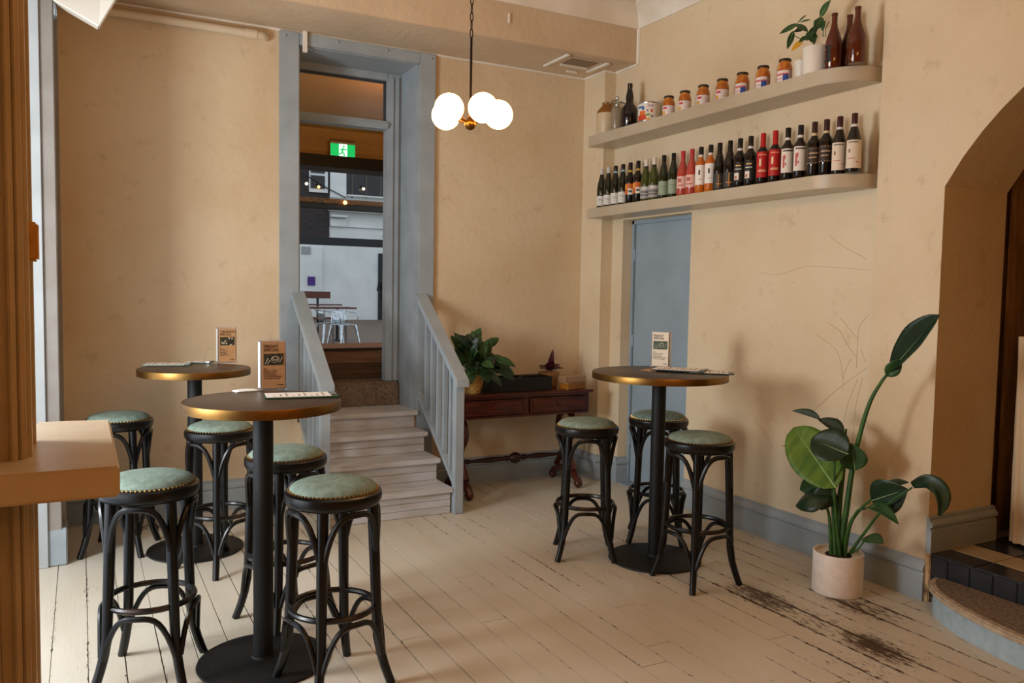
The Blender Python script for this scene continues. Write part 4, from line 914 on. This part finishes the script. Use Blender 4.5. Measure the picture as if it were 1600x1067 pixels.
# courtyard buildings
FW = mat('courtyard_white_wall', '#d6d8d4', .8, col2='#c9ccc8', scale=1.2, world=True); FB = mat('dark_brick', '#2b2726', .9, col2='#3a3230', scale=5, world=True, stretch=(1, 1, 3)); FK = mat('black_steel', '#0d0e10', .5); FG2 = mat('dark_window_glass', '#15130f', .1)
YF = 30.0
def far(name, m, par, x0, y0, x1, y1, Y, th=.3, bev=0, oy=0):
    a_ = ony(x0, y0, Y); b2 = ony(x1, y1, Y)
    return B().box(a_.x, b2.x, Y-oy, Y-oy+th, b2.z, a_.z).build(name, m, par, bev=bev)
fb = B().box(-8, 26, YF, YF+.4, .3, 12).build('courtyard_building', FW); tag(fb, 'white rendered building across the courtyard with dark brick and windows', 'building')
far('brick_panel', FB, fb, 440, 295, 514, 372, YF, .05, 0, .05); far('upper_wall', FB, fb, 440, 240, 760, 318, YF, .04, 0, .04)
far('white_pier', FW, fb, 515, 262, 540, 310, YF, .06, 0, .1)
far('cornice', FW, fb, 511, 330, 640, 336, YF, .4, .03, .4); far('cornice_block', FW, fb, 514, 336, 540, 341, YF, .3, .02, .3); far('frieze', FW, fb, 515, 341, 540, 355, YF, .12, .02, .12); far('string_course', FW, fb, 540, 355, 640, 358, YF, .08, .01, .08)
far('offset_pier', FW, fb, 440, 383, 503, 500, YF, .1, .02, .1)
wn = far('window', mat('window_white_paint', '#c9ccc8', .5), fb, 482, 256, 511, 302, YF, .06, 0, .12)
far('pane', FG2, wn, 484, 260, 506, 272, YF, .02, 0, .14); far('pane', FG2, wn, 484, 274, 506, 296, YF, .02, 0, .14)
wn = far('window', FG2, fb, 541, 262, 630, 310, YF, .05, 0, .1)
for k in range(3): far('mullion', flat('#4a4236', .5), wn, 548+k*22, 262, 549.5+k*22, 310, YF, .03, 0, .13)
far('window_sill', FW, fb, 540, 307, 640, 312, YF, .3, .01, .3)
dk = far('door', FK, fb, 591, 396, 625, 508, YF, .05, 0, .06); far('door_sign', flat('#9aa0a2'), dk, 597, 415, 601, 419, YF, .02, 0, .09)
far('security_grille', flat('#8d918f', .5), fb, 470, 385, 484, 397, YF, .03, 0, .14)
far('poster', mat('purple_poster', '#5a2a8a', .5, col2='#2a1a5a', scale=3), fb, 479.5, 432, 491, 446, YF, .02, 0, .14)
far('ledge_light', flat('#b8b8b4'), fb, 592, 368, 602, 372, YF, .25, .01, .6)
# black steel beam, orange lit timber beam in front of the building
a_ = ony(440, 366, 24); b2 = ony(640, 384, 24)
tag(B().box(a_.x-1.5, b2.x+1.5, 24, 24.2, ony(540, 384, 24).z+.0, ony(540, 372, 24).z).build('steel_beam', FK), 'black steel beam spanning the courtyard', 'beam')
tm = thing('timber_beam', 'amber lit timber beam across the top of the courtyard view', 'beam', (4.3, 14.5, 0))
z0_ = ony(530, 326, 14.5).z; z1_ = ony(530, 311, 14.5).z; zm = ony(530, 319, 14.5).z
AMB = mat('amber_lit_timber', '#8a5a1e', .5, col2='#3a2410', scale=9, stretch=(1, 1, 5))  # orange light falling on the beam is put into the timber colour
bxo('board', AMB, tm, -2.5, 3.5, 0, .12, zm, z1_, .01); bxo('lower_board', DKB, tm, -2.5, 3.5, .0, .14, z0_-.02, zm-.005, .01)
B().sphere((ony(540.5, 316, 14.4).x-4.3, -.05, zm+.03), .035, 10, 8).build('bulb', mat('tiny_bulb', '#ffb860', .3, emit=6.), tm, smooth=True)
# glowing bulbs on added brackets stand in for window reflections; cable on the facade
for px, py, c in ((479, 287, 'white'), (498, 292, 'amber'), (568, 295, 'cream')):
    q = ony(px, py, YF-.3)
    lp = B().lathe([(.02, .04), (.03, .05), (.03, .12), (.001, .13)], 10, q).tube([q+Vector((0, 0, .1)), q+Vector((0, .2, .15))], .015, 6).build('reflection_bracket', FK, fb, smooth=True)
    B().sphere(q, .055, 10, 8).build('reflection_bulb', mat('facade_reflection_'+c, {'white': '#fff3dd', 'amber': '#ffc070', 'cream': '#ffe9b8'}[c], .3, emit=3.), lp, smooth=True)
B().tube([ony(440, 245, YF-.16), ony(480, 275, YF-.16), ony(510, 293, YF-.16), ony(540, 309, YF-.16)], .02, 5).build('cable', FK, fb)
# courtyard furniture
def tolix(px, py, Yd, rz, label):
    q = ony(px, py, Yd); t = thing('metal_chair', label, 'chair', (q.x, Yd, .3), rz, 'metal courtyard chairs')
    bxo('seat', STEEL, t, -.19, .19, -.19, .19, .43, .45, .01)
    for sx in (-1, 1):
        for sy in (-1, 1):
            b = B(); b.tube([(sx*.24, sy*.24, 0), (sx*.17, sy*.17, .43)], [.018, .035], 6); b.build('leg', STEEL, t, smooth=True)
    B().grid(lambda u, v: ((u-.5)*.34, .19+.05*v-.06*abs(2*u-1)**2, .46+.27*v), 8, 3).build('backrest', STEEL, t, smooth=True, solid=.004)
    B().tube(spline([(-.2, -.17, .45), (-.24, -.16, .66), (-.22, .1, .7), (-.15, .24, .73), (.15, .24, .73), (.22, .1, .7), (.24, -.16, .66), (.2, -.17, .45)], 5), .012, 6).build('arm_rail', STEEL, t, smooth=True)
tolix(513, 536, 17.2, math.radians(100), 'galvanised metal chair at the courtyard table, left one'); tolix(537, 539, 16.6, math.radians(20), 'galvanised metal chair at the courtyard table, right one')
WB = mat('red_brown_slat', '#5a2f22', .5)
q = ony(522, 500, 18.0); t = thing('courtyard_table', 'long red brown courtyard table behind the metal chairs', 'table', (q.x-.3, 18.1, .3))
bxo('tabletop', WB, t, -.7, .75, -.35, .35, .73, .765, .005); bxo('tabletop_edge', WB, t, -.7, .62, .36, .4, .79, .82, .004)
for x_ in (-.5, .4): B().tube([(x_, 0, 0), (x_, 0, .73)], .035, 8).build('pedestal', FK, t, smooth=True); bxo('foot', FK, t, x_-.03, x_+.03, -.3, .3, 0, .03, .004)
q = ony(490, 480, 20); t = thing('courtyard_bench', 'red brown courtyard bench behind the table', 'bench', (q.x, 20, .3))
bxo('back_slat', WB, t, -.5, .42, 0, .04, .93, 1.1, .006); bxo('seat_slat', WB, t, -.5, .45, -.4, -.02, .42, .47, .006)
for x_ in (-.3, .1): B().tube([(x_, 0, 0), (x_, 0, .95)], .03, 8).build('post', FK, t, smooth=True)
# person in dark clothes, seen at the edge of the doorway
q = ony(597, 470, 27.5)
def person(x_, y_, z_):
    t = thing('person', 'person in dark clothes standing by the black courtyard door', 'person', (x_, y_, z_))
    b = B()
    def ring(z, rx, ry, cx=0, cy=0): return [(cx+rx*math.cos(2*PI*k/14), cy+ry*math.sin(2*PI*k/14), z) for k in range(14)]
    secs = [ring(0, .1, .12), ring(.1, .09, .08), ring(.45, .11, .1), ring(.85, .17, .13), ring(1.0, .17, .13), ring(1.2, .19, .13), ring(1.42, .22, .12), ring(1.5, .1, .08), ring(1.54, .06, .06), ring(1.6, .08, .09), ring(1.68, .085, .1), ring(1.76, .06, .07), ring(1.79, .01, .01)]
    for s2 in secs: b.v += s2
    for j in range(len(secs)-1):
        for k in range(14): k2 = (k+1) % 14; b.f.append((j*14+k, j*14+k2, (j+1)*14+k2, (j+1)*14+k))
    b.tube([(-.2, 0, 1.42), (-.29, -.05, 1.15), (-.2, -.22, 1.0)], [.06, .05, .035], 8); b.tube([(.2, 0, 1.42), (.29, -.05, 1.15), (.22, -.2, 1.0)], [.06, .05, .035], 8)
    b.build('body', flat('#141214', .8), t, smooth=True)
    B().sphere((0, -.012, 1.66), .088, 12, 8).build('face', flat('#8a6048', .6), t, smooth=True)
    B().lathe([(.092, 1.68), (.09, 1.73), (.06, 1.785), (.001, 1.8)], 14).build('hair', flat('#120d0b', .7), t, smooth=True)
person(q.x+.12, 27.5, .3)
